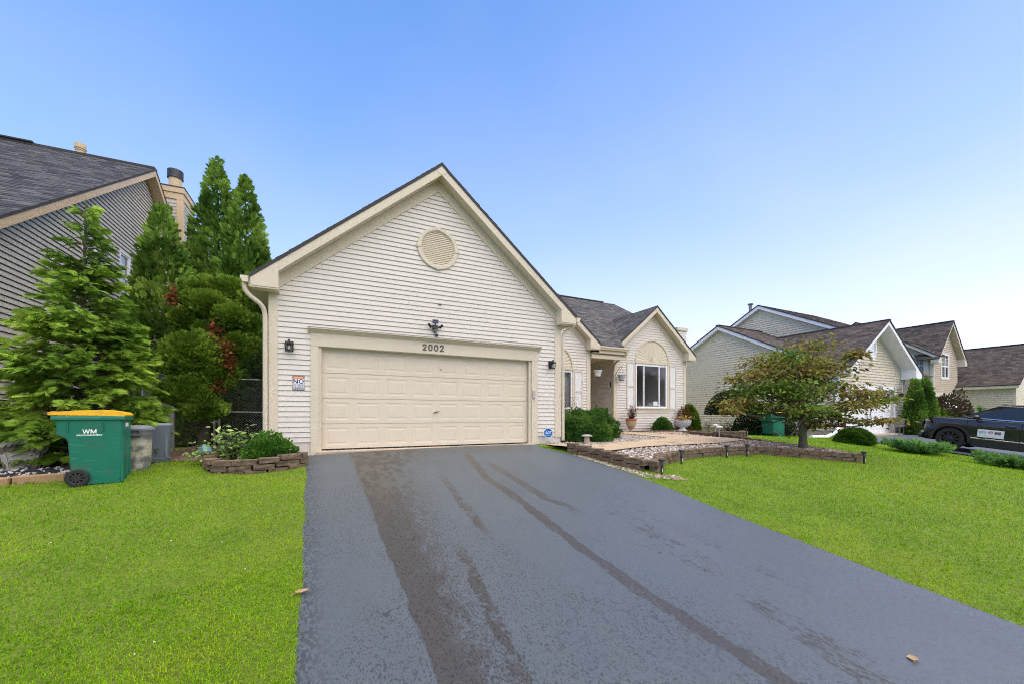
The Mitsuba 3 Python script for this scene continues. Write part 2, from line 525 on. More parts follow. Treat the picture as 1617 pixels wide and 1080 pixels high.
def siding(parent, poly, fr, exp, z0, mat, single=True, lip=.020, name="siding_board", gap=.011, soft=False, joints=0.0):
    """Lapped boards. soft: a bevelled lower edge in place of an open gap. joints: longest board before a butt joint."""
    x0, v0, x1, v1 = poly.bounds
    alle = MB()
    r = np.random.default_rng(int(abs(x0) * 100) + len(scene))
    bev = .030 if soft else 0.0
    for k in range(int((v1 - z0) / exp) + 1):
        lo, hi = z0 + k * exp + (0.0 if soft else gap), z0 + (k + 1) * exp
        strips = [sbox(x0 - 1, lo, x1 + 1, hi)]
        if joints and x1 - x0 > joints:
            cut = x0 + r.uniform(.25, .75) * (x1 - x0)
            strips = [sbox(x0 - 1, lo, cut - .0015, hi), sbox(cut + .0015, lo, x1 + 1, hi)]
        for st in strips:
            for p in polys(poly.intersection(st)):
                if p.area < .002:
                    continue

                def nf(v):
                    t = v - lo
                    up = .003 + lip * (1 - (t - bev) / (exp - bev))
                    return np.where(t < bev, .004 + (lip - .001) * t / max(bev, 1e-6), up) if soft else up
                mb = MB() if single else alle
                pieces = [p] if not soft else [q for q in (*polys(p.intersection(sbox(x0 - 1, lo - 1, x1 + 1, lo + bev))), *polys(p.intersection(sbox(x0 - 1, lo + bev, x1 + 1, hi + 1))))]
                for q in pieces:
                    w, f = tri(q)
                    mb.add(fr(np.c_[w, nf(w[:, 1])]), f)
                    for ring in [q.exterior, *q.interiors]:
                        c = np.asarray(ring.coords)[:-1]
                        m = len(c)
                        i = np.arange(m)
                        j = (i + 1) % m
                        mb.add(fr(np.vstack([np.c_[c, nf(c[:, 1])], np.c_[c, np.full(m, .0)]])), np.c_[i, j, j + m, i + m])
                if single and mb.n:
                    part(parent, name, mb, mat)
    if not single:
        part(parent, "siding", alle, mat, kind="stuff")


SHINGLE_GREY = [(0.068, 0.068, 0.070), (0.092, 0.090, 0.088), (0.052, 0.053, 0.056), (0.112, 0.108, 0.102), (0.076, 0.070, 0.066)]
SHINGLE_BROWN = [(0.066, 0.054, 0.048), (0.088, 0.072, 0.062), (0.050, 0.042, 0.040), (0.104, 0.086, 0.074), (0.072, 0.064, 0.062)]


def roof(parent, fr, poly, tones, name="roof", exp=.145, thick=.03, edge=None):
    """A roof plane: a deck, and courses of separate shingle tabs lying on it."""
    poly = poly.buffer(0)
    key = part(parent, name, MB().prism(poly, -.05, 0.0, fr), "roof_deck")
    mb = MB()
    r = np.random.default_rng(len(scene))
    x0, v0, x1, v1 = poly.bounds
    tones = np.array(tones)
    V, F, C, n = [], [], [], 0
    for k in range(int((v1 - v0) / exp) + 1):
        lo = v0 + k * exp
        mid = min(lo + exp * .5, v1 - 1e-3)
        for seg in _segments(poly.intersection(LineString([(x0 - 1, mid), (x1 + 1, mid)]))):
            a, b = seg
            u = a - r.uniform(0, .2)
            while u < b:
                w = r.uniform(.15, .36)
                ua, ub = max(u, a), min(u + w - .006, b)
                if ub - ua > .02:
                    t = .007 + r.choice([0, .006]) + r.uniform(0, .003)
                    hi = min(lo + exp + .03, v1)
                    d = r.uniform(-.006, .006)
                    V.append([[ua, lo + d, t], [ub, lo + d, t], [ub, hi, .003], [ua, hi, .003], [ua, lo + d, 0], [ub, lo + d, 0]])
                    F.append(np.array([[0, 1, 2], [0, 2, 3], [4, 5, 1], [4, 1, 0], [1, 5, 2], [0, 3, 4]]) + n)
                    c = tones[r.integers(len(tones))] * r.uniform(.88, 1.14)
                    C.append(np.tile(c, (6, 1)))
                    n += 6
                u += w
    part(key, "shingles", (fr(np.array(V).reshape(-1, 3)), np.vstack(F)), "shingle", color=np.vstack(C), kind="stuff")
    return key


def _segments(g):
    if g.is_empty:
        return []
    if g.geom_type == "LineString":
        c = np.asarray(g.coords)
        return [(c[:, 0].min(), c[:, 0].max())]
    return [s for q in getattr(g, "geoms", []) for s in _segments(q)]


scene["shutter_paint"] = pbr(rgb(.70, .69, .66), .5)
scene["roof_deck"] = pbr(rgb(.05, .048, .048), .9)
scene["room_wall"] = pbr(rgb(.36, .34, .30), .9)


def slope_frame(eave_point, along, up, slope):
    """A roof plane through an eave: along = direction of the eave, up = level direction up the slope."""
    a = math.atan(slope)
    along, up = np.asarray(along, float), np.asarray(up, float)
    v = up * math.cos(a) + np.array([0, 0, math.sin(a)])
    n = np.array([0, 0, math.cos(a)]) - up * math.sin(a)
    return Frame(eave_point, along, v, n)


def window(parent, fr, u0, u1, v0, v1, cols=(1,), frame=.05, mat="white_vinyl", mid=None, grid=None, back="room_wall", name="window", curtain=None, room=2.4):
    """Frame, mullions, panes and a shallow room behind. cols: widths of the lights; mid: height of a meeting rail."""
    lights = []
    tot = sum(cols)
    u = u0 + frame
    inner = u1 - u0 - 2 * frame
    bar = frame * .8
    for k, c in enumerate(cols):
        w = (inner - bar * (len(cols) - 1)) * c / tot
        if mid is None:
            lights.append(sbox(u, v0 + frame, u + w, v1 - frame))
        else:
            lights += [sbox(u, v0 + frame, u + w, mid - bar / 2), sbox(u, mid + bar / 2, u + w, v1 - frame)]
        u += w + bar
    outer = sbox(u0, v0, u1, v1)
    hole = shapely.union_all(lights)
    key = part(parent, name, MB().prism(outer.difference(hole), .02, .06, fr), mat)
    for li in lights:
        a, b, c, d = li.bounds
        part(key, "pane", (fr([[a, b, .03], [c, b, .03], [c, d, .03], [a, d, .03]]), [[0, 1, 2, 3]]), "glass")
        if grid and (mid is None or b > mid - .1):
            g = MB()
            for k in range(1, grid[0]):
                x = a + (c - a) * k / grid[0]
                g.box(x - .008, x + .008, b, d, .032, .042, fr=fr)
            for k in range(1, grid[1]):
                y = b + (d - b) * k / grid[1]
                g.box(a, c, y - .008, y + .008, .0325, .0415, fr=fr)
            part(key, "grille", g, mat)
    q = fr([[u0 + .01 - e, v0 + .01 - e, n] if k == 0 else [u1 - .01 + e, v0 + .01 - e, n] if k == 1 else [u1 - .01 + e, v1 - .01 + e, n] if k == 2 else [u0 + .01 - e, v1 - .01 + e, n] for e, n in ((0, .018), (0, -.12), (.25, -.13), (.25, -room)) for k in range(4)])
    part(key, "room", (q, [[r_ * 4 + k, r_ * 4 + (k + 1) % 4, r_ * 4 + 4 + (k + 1) % 4, r_ * 4 + 4 + k] for r_ in range(3) for k in range(4)] + [[12, 13, 14, 15]]), back)
    if curtain is not None:
        us = np.linspace(u0 + .02, u1 - .02, 60)
        n = -.10 + .025 * np.sin(us * 40) + .015 * np.sin(us * 17 + 1)
        top, bot = fr(np.c_[us, us * 0 + v1, n]), fr(np.c_[us, us * 0 + v0, n])
        k = np.arange(59)
        v = np.vstack([bot, top])
        part(key, "curtain", (v, np.c_[k, k + 1, k + 61, k + 60]), "matte", color=curtain, smooth=True)
    return key


PITCH = .833


def gable_trim(h, cx, hw, y, R, trim="trim_paint", pitch=PITCH, over=.30, ret=.45, z_ret=3.15, frieze=True, peak_plate=True, eh=.275):
    """Corner trim, frieze, soffit, rake boards and boxed eave returns of a street-facing gable; R = height of the roof ridge."""
    fr = front(y)
    e = hw + eh                                         # half span at the eaves
    line = lambda x, off: R - off - pitch * abs(x - cx)  # noqa: E731

    def band(sgn, xa, xb, o0, o1):                       # a strip along one rake between two offsets below the ridge line
        a, b = cx + sgn * xa, cx + sgn * xb
        return Polygon([(a, line(a, o0)), (b, line(b, o0)), (b, line(b, o1)), (a, line(a, o1))])
    for s in (-1, 1):
        if frieze:
            part(h, "frieze_board", MB().prism(band(s, 0, e - ret + .01, .232, .467), 0, .028, fr), trim)
            part(h, "frieze_bead", MB().prism(band(s, 0, e - ret + .01, .462, .488), .004, .036, fr), trim)
        part(h, "soffit", MB().prism(band(s, 0, e - ret, .200, .229), .0, over, fr), trim)
        part(h, "rake_board", MB().prism(band(s, .002, e - ret + .1, .032, .255), over, over + .022, fr), trim)
        xo, xi = cx + s * e, cx + s * (e - ret)
        pent = Polygon([(xo, z_ret), (xo, line(xo, .034)), (xi, line(xi, .034)), (xi, z_ret)])
        part(h, "eave_return", MB().prism(pent, .029, over + .026, fr), trim)
        part(h, "return_bead", MB().box(min(xo, xi) - .006, max(xo, xi) + .006, z_ret - .03, z_ret + .004, .028, over + .012, fr=fr), trim)
    if peak_plate:
        part(h, "peak_plate", MB().prism(Polygon([(cx, R - .036), (cx - .095, line(cx - .095, .036)), (cx - .095, line(cx - .095, .13)), (cx, R - .262), (cx + .095, line(cx + .095, .13)), (cx + .095, line(cx + .095, .036))]), over + .022, over + .03, fr), trim)


def gable_roof(h, cx, hw, y0, y1, R, tones, pitch=PITCH, eh=.275, left=None, right=None, clip_left=None, clip_right=None):
    e = hw + eh + .03
    L = math.hypot(e, e * pitch)
    ze = R - e * pitch
    fl = slope_frame((cx - e, y0, ze), (0, 1, 0), (1, 0, 0), pitch)
    rr = slope_frame((cx + e, y0, ze), (0, 1, 0), (-1, 0, 0), pitch)
    a = clip_left or sbox(0, 0, y1 - y0, L)
    b = clip_right or sbox(0, 0, y1 - y0, L)
    roof(h, fl, a, tones)
    roof(h, rr, b, tones)
    part(h, "ridge_cap", MB().prism(Polygon([(cx - .14, R - .14 * pitch + .012), (cx, R + .014), (cx + .14, R - .14 * pitch + .012), (cx + .14, R - .14 * pitch - .0), (cx, R), (cx - .14, R - .14 * pitch)]), -y1, -(y0 - .004), Frame((0, 0, 0), (1, 0, 0), (0, 0, 1), (0, -1, 0))), "roof_deck")


def arch(cx, z0, r, n=40):
    a = np.linspace(0, np.pi, n)
    return Polygon(np.c_[cx + r * np.cos(a), z0 + r * np.sin(a)])


def downspout(parent, pts, mat, r=.042):
    p = np.asarray(pts, float)
    s = np.linspace(0, 1, 60)
    seg = np.r_[0, np.cumsum(np.linalg.norm(np.diff(p, axis=0), axis=1))]
    w = np.c_[[np.interp(s * seg[-1], seg, p[:, k]) for k in range(3)]].T
    for _ in range(2):
        w[1:-1] = (w[:-2] + w[1:-1] * 2 + w[2:]) / 4
    return part(parent, "downspout", tube(w, r, 8), mat, smooth=40)


# ---------------------------------------------------------------- the house with the garage
W1, W2, W3, YD = 9.2, 12.15, 12.8, 9.32
EXP = .1045
h = thing("house", "cream sided house with the large gabled double garage in the centre", "house")
f1 = front(W1)
wall1 = Polygon([(-.815, .17), (5.974, .17), (5.974, 3.11), (2.587, 5.945), (-.815, 3.11)])
opening = sbox(.07, -.3, 5.075, 2.14)
vent = Point(2.58, 4.59).buffer(.475, 32)
part(h, "wall", MB().prism(Polygon([(-.815, -.3), (5.974, -.3), (5.974, 3.2), (2.587, 6.15), (-.815, 3.2)]).difference(opening), -.14, -.001, f1), "siding_vinyl")
siding(h, wall1.intersection(sbox(-.655, .17, 5.786, 6)).difference(sbox(-.076, -1, 5.245, 2.44)).difference(vent.buffer(-.02)), f1, EXP, .17, "siding_vinyl", joints=4.0)
part(h, "foundation", MB().prism(sbox(-.82, -.5, 5.98, .165).difference(sbox(-.075, -.5, 5.244, .2)), -.10, -.003, f1), "concrete")
for a, b in ((-.815, -.655), (5.786, 5.974)):
    part(h, "corner_board", MB().prism(sbox(a, .14, b, 3.15), 0, .03, f1), "trim_paint")
gable_trim(h, 2.587, 3.392, W1, 6.41)
gable_roof(h, 2.587, 3.392, 8.86, 19.0, 6.415, SHINGLE_GREY)
# side walls and the body of the house
part(h, "side_wall", MB().box(-.815, -.70, 9.341, 24, -.3, 3.2), "siding_vinyl")
part(h, "side_wall", MB().box(5.86, 5.974, 9.341, 12.3, -.3, 3.2), "siding_vinyl")
part(h, "side_soffit", MB().box(-1.09, -.815, 9.22, 18, 3.12, 3.145), "trim_paint")
part(h, "side_soffit", MB().box(5.974, 6.25, 9.22, 12.1, 3.12, 3.145), "trim_paint")
part(h, "side_fascia", MB().box(-1.112, -1.094, 8.93, 18, 3.13, 3.33), "trim_paint")
part(h, "side_fascia", MB().box(6.268, 6.286, 8.93, 11.9, 3.13, 3.33), "trim_paint")
gut = Polygon([(0, 0), (.09, .0), (.10, .03), (.13, .07), (.13, .115), (.12, .115), (.115, .075), (.085, .01), (.01, .01), (.01, .115), (0, .115)])


def gutter(x, y0, y1, z, s, yaw=False):
    fr = Frame((x, 0, z), (s, 0, 0), (0, 0, 1), (0, 1, 0)) if not yaw else Frame((0, x, z), (0, s, 0), (0, 0, 1), (1, 0, 0))
    mb = MB().prism(gut, y0, y1, fr)
    mb.prism(gut.convex_hull, y0, y0 + .006, fr).prism(gut.convex_hull, y1 - .006, y1, fr)
    part(h, "gutter", mb, "trim_paint")


gutter(-1.114, 8.90, 18, 3.205, -1)
gutter(6.288, 8.90, 11.8, 3.205, 1)
downspout(h, [(-1.19, 9.0, 3.21), (-1.185, 9.0, 3.08), (-1.10, 9.02, 2.97), (-.93, 9.06, 2.86), (-.875, 9.12, 2.76), (-.865, 9.14, 2.6), (-.865, 9.14, 1.2), (-.865, 9.14, -.02)], "trim_paint")
downspout(h, [(6.36, 9.12, 3.21), (6.34, 9.12, 3.10), (6.18, 9.14, 3.02), (6.06, 9.16, 2.97), (6.03, 9.16, 2.85), (6.03, 9.16, 1.0), (6.03, 9.16, .05)], "trim_paint")
# round louvred vent
vk = part(h, "gable_vent", MB().prism(Point(2.58, 4.59).buffer(.475, 40).difference(Point(2.58, 4.59).buffer(.405, 40)), .0, .055, f1).prism(Point(2.58, 4.59).buffer(.43, 40).difference(Point(2.58, 4.59).buffer(.385, 40)), .0, .036, f1), "trim_paint")
for k in range(18):
    z = 4.59 - .39 + k * .0435
    hw_ = math.sqrt(max(.0, .392**2 - (z + .02 - 4.59)**2))
    if hw_ > .06:
        part(vk, "slat", (f1([[2.58 - hw_, z, .030], [2.58 + hw_, z, .030], [2.58 + hw_, z + .040, .010], [2.58 - hw_, z + .040, .010], [2.58 - hw_, z, .0], [2.58 + hw_, z, .0]]), [[0, 1, 2, 3], [4, 5, 1, 0]]), "trim_paint")
part(vk, "backing", MB().prism(Point(2.58, 4.59).buffer(.40, 24), -.02, .0, f1), "trim_paint")
for dx, dz in ((0, .45), (0, -.45), (-.45, 0), (.45, 0)):
    part(vk, "keystone", MB().rbox(2.58 + dx - .055, 2.58 + dx + .055, 4.59 + dz - .045, 4.59 + dz + .045, 0, .068, .01, fr=f1), "trim_paint")
# garage door surround
for a, b in ((-.076, .07), (5.075, 5.245)):
    part(h, "door_casing", MB().prism(sbox(a, -.115, b, 2.14), 0, .038, f1), "trim_paint")
part(h, "door_header", MB().prism(sbox(-.076, 2.143, 5.245, 2.42), 0, .040, f1), "trim_paint")
crown = Polygon([(0, 2.40), (.045, 2.40), (.13, 2.468), (.15, 2.472), (.15, 2.492), (0, 2.492)])
part(h, "header_cap", MB().prism(crown, -.125, 5.31, Frame((0, W1, 0), (0, -1, 0), (0, 0, 1), (1, 0, 0))), "trim_paint")
part(h, "flashing", MB().box(-.13, 5.315, W1 - .155, W1 - .001, 2.493, 2.499), "black_metal")
for a, b in ((.070, .128), (5.012, 5.075)):
    part(h, "door_jamb", MB().box(a, b, W1 + .012, W1 + .10, -.10, 2.139), "trim_paint")
part(h, "door_jamb", MB().box(.07, 5.075, W1 + .012, W1 + .10, 2.141, 2.2), "trim_paint")
part(h, "garage_slab", MB().rbox(.04, 5.10, 9.03, 9.9, -.5, -.012, .015), "concrete")
fd = front(YD)
gd = part(h, "garage_door", MB().box(.10, 5.04, .0, 2.2, -.09, -.045, fr=fd), "door_paint")
DW, SH = 4.885 / 8, .535
for s in range(4):
    z0 = .012 + s * SH
    sect = sbox(.132, z0 + .004, 5.010, z0 + SH - .004)
    holes = [sbox(.130 + DW * k + .075, z0 + .085, .130 + DW * (k + 1) - .075, z0 + SH - .085) for k in range(8)]
    part(gd, "section", MB().prism(sect.difference(shapely.union_all(holes)), -.04, 0, fd), "door_paint")
    for o in holes:
        a, b, c, d = o.bounds
        rings = []
        for ins, n in ((0, .0), (.016, -.0055), (.044, -.0055), (.062, -.001)):
            rings += [[a + ins, b + ins, n], [c - ins, b + ins, n], [c - ins, d - ins, n], [a + ins, d - ins, n]]
        f = [[r * 4 + k, r * 4 + (k + 1) % 4, r * 4 + 4 + (k + 1) % 4, r * 4 + 4 + k] for r in range(3) for k in range(4)] + [[12, 13, 14, 15]]
        part(gd, "panel", (fd(rings), f), "door_paint")
part(gd, "weather_seal", MB().box(.13, 5.01, -.005, .02, -.03, .012, fr=fd), "black_metal")
hd = MB().tube([fd([2.565, .80, 0]), fd([2.565, .80, .045])], .016)
hd.tube([fd([2.50, .775, .04]), fd([2.565, .80, .048]), fd([2.64, .815, .04])], .011)
part(gd, "handle", hd, "satin", color=(.10, .085, .07))
part(gd, "latch", MB().rbox(2.66, 2.70, 1.80, 1.815, 0, .012, .003, fr=fd), "satin", color=(.10, .085, .07))
for k, ch in enumerate("2002"):
    fr = Frame(f1([2.26 + k * .135, 2.215, .041]), (1, 0, 0), (0, 0, 1), (0, -1, 0))
    part(h, "house_number", text(ch, .135, .015, fr), "satin", color=(.075, .062, .045))
part(h, "keypad", MB().rbox(5.078, 5.16, 1.16, 1.38, .04, .075, .01, fr=f1), "satin", color=(.42, .40, .36))

# second gable, set back beside the garage
f2 = front(W2)
c2, hw2, R2 = 7.57, 1.59, 4.90
win2 = sbox(6.74, .95, 8.40, 2.335)
arch2 = arch(c2, 2.40, .87)
wall2 = Polygon([(5.98, .17), (9.16, .17), (9.16, 3.10), (c2, R2 - .467), (5.98, 3.10)])
part(h, "wall", MB().prism(Polygon([(5.98, -.3), (9.16, -.3), (9.16, 3.2), (c2, R2 - .26), (5.98, 3.2)]).difference(win2), -.14, -.001, f2), "siding_vinyl")
shut2 = sbox(8.46, .85, 8.86, 2.40)
siding(h, wall2.intersection(sbox(5.98, 0, 9.03, 6)).difference(sbox(6.68, .85, 8.46, 2.42)).difference(arch2).difference(shut2), f2, EXP, .17, "siding_vinyl", soft=True)
part(h, "corner_board", MB().prism(sbox(9.03, .1, 9.16, 3.15), 0, .03, f2), "trim_paint")
part(h, "corner_board", MB().box(9.161, 9.19, W2 - .03, W2 + .10, .1, 3.15), "trim_paint")
gable_trim(h, c2, hw2, W2, R2)
gable_roof(h, c2, hw2, 11.81, 15.5, R2 + .005, SHINGLE_GREY)


def sunburst(cx, z0, r, fr):
    mb = MB()
    n = 18
    for k in range(n):
        a0, a1 = math.pi * k / n, math.pi * (k + 1) / n
        am = (a0 + a1) / 2
        P = lambda a, q, m: [cx + q * math.cos(a), z0 + .02 + q * math.sin(a), m]  # noqa: E731
        v = [P(a0, .04, .004), P(am, .04, .012), P(a1, .04, .004), P(a0, r - .06, .004), P(am, r - .06, .024), P(a1, r - .06, .004)]
        mb.add(fr(v), [[0, 3, 4, 1], [1, 4, 5, 2]])
    key = part(h, "sunburst", mb, "trim_paint")
    ring = arch(cx, z0, r).difference(arch(cx, z0 - .001, r - .065)).difference(sbox(cx - r + .065, z0 - 1, cx + r - .065, z0))
    part(key, "arch_trim", MB().prism(ring, 0, .05, fr).prism(sbox(cx - r, z0 - .05, cx + r, z0 - .001), 0, .056, fr), "trim_paint")
    return key


def shutter(x0, x1, z0, z1, fr):
    mid = z0 + (z1 - z0) * .48
    fm = sbox(x0, z0, x1, z1).difference(sbox(x0 + .045, z0 + .06, x1 - .045, mid - .035)).difference(sbox(x0 + .045, mid + .035, x1 - .045, z1 - .06))
    key = part(h, "shutter", MB().prism(fm, 0, .032, fr), "pale_trim")
    mb = MB()
    for a, b in ((z0 + .06, mid - .035), (mid + .035, z1 - .06)):
        for z in np.arange(a, b - .01, .038):
            mb.add(fr([[x0 + .045, z, .016], [x1 - .045, z, .016], [x1 - .045, z + .037, .010], [x0 + .045, z + .037, .010]]), [[0, 1, 2, 3]])
    part(key, "louvres", mb, "shutter_paint", kind="stuff")


sunburst(c2, 2.42, .87, f2)
part(h, "window_casing", MB().prism(sbox(6.66, .87, 8.46, 2.42).difference(win2), .0, .03, f2), "trim_paint")
window(h, Frame((0, W2 + .05, 0), (1, 0, 0), (0, 0, 1), (0, -1, 0)), 6.745, 8.395, .955, 2.33, (1, 2, 1), .055, curtain=(.30, .31, .32))
shutter(8.47, 8.85, .87, 2.36, f2)

# the bay with the arched window
f3 = front(W3)
c3, hw3, R3 = 12.925, 2.045, 5.285
win3 = sbox(12.00, 1.03, 13.80, 2.865)
arch3 = arch(12.955, 2.93, .975)
wall3 = Polygon([(10.88, .16), (14.97, .16), (14.97, 3.10), (c3, R3 - .467), (10.88, 3.10)])
part(h, "wall", MB().prism(Polygon([(10.88, -.3), (14.97, -.3), (14.97, 3.2), (c3, R3 - .26), (10.88, 3.2)]).difference(win3), -.14, -.001, f3), "siding_vinyl")
siding(h, wall3.intersection(sbox(11.02, 0, 14.84, 6)).difference(sbox(11.98, .78, 13.93, 2.95)).difference(arch3).difference(sbox(11.52, .95, 11.97, 2.95)).difference(sbox(13.94, .95, 14.36, 2.95)), f3, EXP, .16, "siding_vinyl", soft=True)
for a, b in ((10.88, 11.02), (14.84, 14.97)):
    part(h, "corner_board", MB().prism(sbox(a, .1, b, 3.15), 0, .03, f3), "trim_paint")
gable_trim(h, c3, hw3, W3, R3)
e3 = hw3 + .305
L3 = math.hypot(e3, e3 * PITCH)
gable_roof(h, c3, hw3, 12.46, 15.6, R3 + .005, SHINGLE_GREY)
sunburst(12.955, 2.95, .975, f3)
part(h, "window_casing", MB().prism(sbox(11.99, .80, 13.925, 2.95).difference(sbox(11.995, 1.025, 13.805, 2.87)), .0, .028, f3), "trim_paint")
part(h, "window_sill", MB().box(11.97, 13.93, .985, 1.025, .0, .07, fr=f3), "trim_paint")
wk = window(h, Frame((0, W3 + .03, 0), (1, 0, 0), (0, 0, 1), (0, -1, 0)), 12.005, 13.795, 1.03, 2.865, (1, 2.25, 1), .065)
part(wk, "sticker", MB().box(13.02, 13.27, 1.13, 1.31, .031, .033, fr=Frame((0, W3 + .03, 0), (1, 0, 0), (0, 0, 1), (0, -1, 0))), "matte", color=(.62, .70, .66))
shutter(11.535, 11.955, .97, 2.93, f3)
shutter(13.955, 14.345, .97, 2.90, f3)
# porch between the two
fl = Frame((10.88, 0, 0), (0, 1, 0), (0, 0, 1), (-1, 0, 0))
part(h, "wall", MB().prism(sbox(12.941, -.3, 15.5, 3.2), -.12, -.001, fl), "siding_vinyl")
siding(h, sbox(12.95, .15, 15.4, 3.0), fl, EXP, .15, "siding_vinyl", soft=True)
part(h, "corner_board", MB().prism(sbox(12.80, .1, 12.95, 3.15), 0, .028, fl), "trim_paint")
part(h, "porch_back_wall", MB().box(9.0, 10.9, 15.42, 15.55, -.2, 3.3), "siding_vinyl")
part(h, "porch_side_wall", MB().box(9.04, 9.159, 12.3, 15.42, -.2, 3.3), "siding_vinyl")
part(h, "porch_ceiling", MB().box(9.161, 10.879, 12.1, 15.41, 2.98, 3.02), "trim_paint")
part(h, "porch_beam", MB().box(9.192, 10.878, 12.02, 12.13, 2.84, 2.979), "trim_paint")
part(h, "porch_fascia", MB().box(9.44, 10.87, 11.93, 11.95, 3.03, 3.17), "trim_paint")
part(h, "porch_soffit", MB().box(9.192, 10.878, 11.951, 12.099, 3.022, 3.04), "trim_paint")
gutter(11.928, 9.40, 10.78, 3.15, -1, True)
downspout(h, [(10.72, 11.87, 3.16), (10.72, 11.90, 3.04), (10.76, 12.2, 2.94), (10.80, 12.62, 2.82), (10.83, 12.73, 2.70), (10.83, 12.74, 1.2), (10.83, 12.74, .08)], "trim_paint")
part(h, "door_bell", MB().rbox(12.955, 12.99, 1.88, 2.08, .02, .05, .005, fr=fl), "black_metal")
# main roof behind
fm = slope_frame((0, 11.88, 3.30), (1, 0, 0), (0, 1, 0), .575)
k_ = math.hypot(1, .575)
V_ = lambda y: (y - 11.88) * k_  # noqa: E731
main = Polygon([(3, V_(13.5)), (7.5, V_(13.5)), (9.3, V_(11.88)), (10.60, 0), (10.62, V_(12.0)), (12.925, V_(15.36)), (14.0, V_(13.85)), (16.0, V_(13.85)), (16.0, V_(18.78)), (3, V_(18.78))])
roof(h, fm, main, SHINGLE_GREY)
fb = slope_frame((16, 25.7, 3.30), (-1, 0, 0), (0, -1, 0), .575)
part(h, "roof", MB().prism(sbox(0, 0, 13, 6.92 * k_), -.05, 0, fb), "roof_deck")
part(h, "ridge_vent", MB().box(4, 15.1, 18.66, 18.90, 7.24, 7.30), "roof_deck")
part(h, "main_wall", MB().box(15.6, 15.75, 13.9, 25, -.3, 4.2), "siding_vinyl")
part(h, "main_wall", MB().prism(Polygon([(13.9, 4.0), (24, 4.0), (18.8, 7.0)]), -.1, 0, Frame((15.75, 0, 0), (0, 1, 0), (0, 0, 1), (1, 0, 0))), "siding_vinyl")
part(h, "main_rake", MB().prism(Polygon([(13.9, 4.22), (18.8, 7.04), (18.8, 7.24), (13.9, 4.42)]), -.25, 0, Frame((15.98, 0, 0), (0, 1, 0), (0, 0, 1), (1, 0, 0))), "trim_paint")
ck = part(h, "chimney", MB().box(15.76, 16.38, 13.95, 14.9, 3.0, 4.80), "siding_vinyl")
for k in range(14):
    z = 3.3 + k * EXP
    part(ck, "siding_board", MB().prism(Polygon([(0, z), (.016, z + .004), (.003, z + EXP), (0, z + EXP)]), 15.81, 16.33, Frame((0, 13.949, 0), (0, -1, 0), (0, 0, 1), (1, 0, 0))), "siding_vinyl")
part(ck, "chimney_cap", MB().box(15.70, 16.44, 13.89, 14.96, 4.801, 4.95), "pale_trim")
part(ck, "flue", tube([(15.62, 14.3, 4.6), (15.62, 14.3, 5.16)], .12, 16), "black_metal", smooth=40)

# ---------------------------------------------------------------- the house on the left (grey siding, tan trim)
a2 = math.radians(2.0)
LO = np.array([-5.41, 11.2, 0.0])
LU, LN = np.array([math.sin(a2), math.cos(a2), 0]), np.array([math.cos(a2), -math.sin(a2), 0])
lf = Frame(LO, LU, (0, 0, 1), LN)
lh = thing("grey_house", "grey sided house with tan trim and a chimney at the left edge", "house")
PK_U, PK_Z, LP = 6.447, 9.08, .675
EL, ER = -4.6, 6.447 + 6.2                              # eaves along the wall
lz = lambda u, off=0.0: PK_Z - off - LP * abs(u - PK_U)  # noqa: E731
wall_l = Polygon([(EL + .4, -.2), (EL + .4, lz(EL + .4, .33)), (PK_U, PK_Z - .33), (ER - .4, lz(ER - .4, .33)), (ER - .4, -.2)])
lw1, lw2 = sbox(2.80, 4.30, 3.30, 5.82), sbox(4.76, 4.16, 5.34, 5.60)
lw1 = sbox(2.80, 4.16, 3.38, 5.62)
part(lh, "wall", MB().prism(wall_l.difference(lw1).difference(lw2), -.15, -.001, lf), "roof_deck")
siding(lh, wall_l.intersection(sbox(-3.6, .0, 9.0, 10)).difference(lw1.buffer(.055, join_style=2)).difference(lw2.buffer(.055, join_style=2)), lf, .1185, .06, "gray_siding", lip=.030, gap=.016)
part(lh, "foundation", MB().prism(sbox(EL + .4, -.6, ER - .4, .055), -.1, -.003, lf), "concrete")
for w in (lw1, lw2):
    a, b, c, d = w.bounds
    part(lh, "window_casing", MB().prism(w.buffer(.05, join_style=2).difference(w), 0, .04, lf), "white_vinyl")
    window(lh, Frame(LO + LN * -.04, LU, (0, 0, 1), LN), a, c, b, d, (1,), .05, mid=(b + d) / 2 + .0, curtain=(.55, .56, .57))


def lband(ua, ub, o0, o1):
    return Polygon([(ua, lz(ua, o0)), (ub, lz(ub, o0)), (ub, lz(ub, o1)), (ua, lz(ua, o1))])


for ua, ub in ((EL - .1, PK_U), (PK_U, ER + .1)):
    part(lh, "rake_board", MB().prism(lband(ua, ub, .035, .255), .30, .325, lf), "tan_trim")
    part(lh, "soffit", MB().prism(lband(ua, ub, .225, .25), .0, .299, lf), "tan_trim")
ang = math.atan(LP)
Lr = (PK_U - EL + .15) / math.cos(ang)
for s in (1, -1):
    e0 = EL - .15 if s == 1 else ER + .15
    up = LU * s
    v = up * math.cos(ang) + np.array([0, 0, math.sin(ang)])
    n = np.array([0, 0, math.cos(ang)]) - up * math.sin(ang)
    fr = Frame(LO + LU * e0 + LN * .34 + np.array([0, 0, lz(e0)]), -LN, v, n)
    LL = abs(PK_U - e0) / math.cos(ang)
    roof(lh, fr, sbox(0, 0, 11.5 if s == 1 else 4, LL), [(.044, .048, .055), (.062, .065, .072), (.034, .038, .045), (.078, .079, .084)])
rv = Frame(LO, -LN, LU, (0, 0, 1))
part(lh, "ridge_vent", MB().prism(sbox(2.6, PK_U - .17, 8.5, PK_U + .17), PK_Z + .01, PK_Z + .05, rv), "roof_deck")
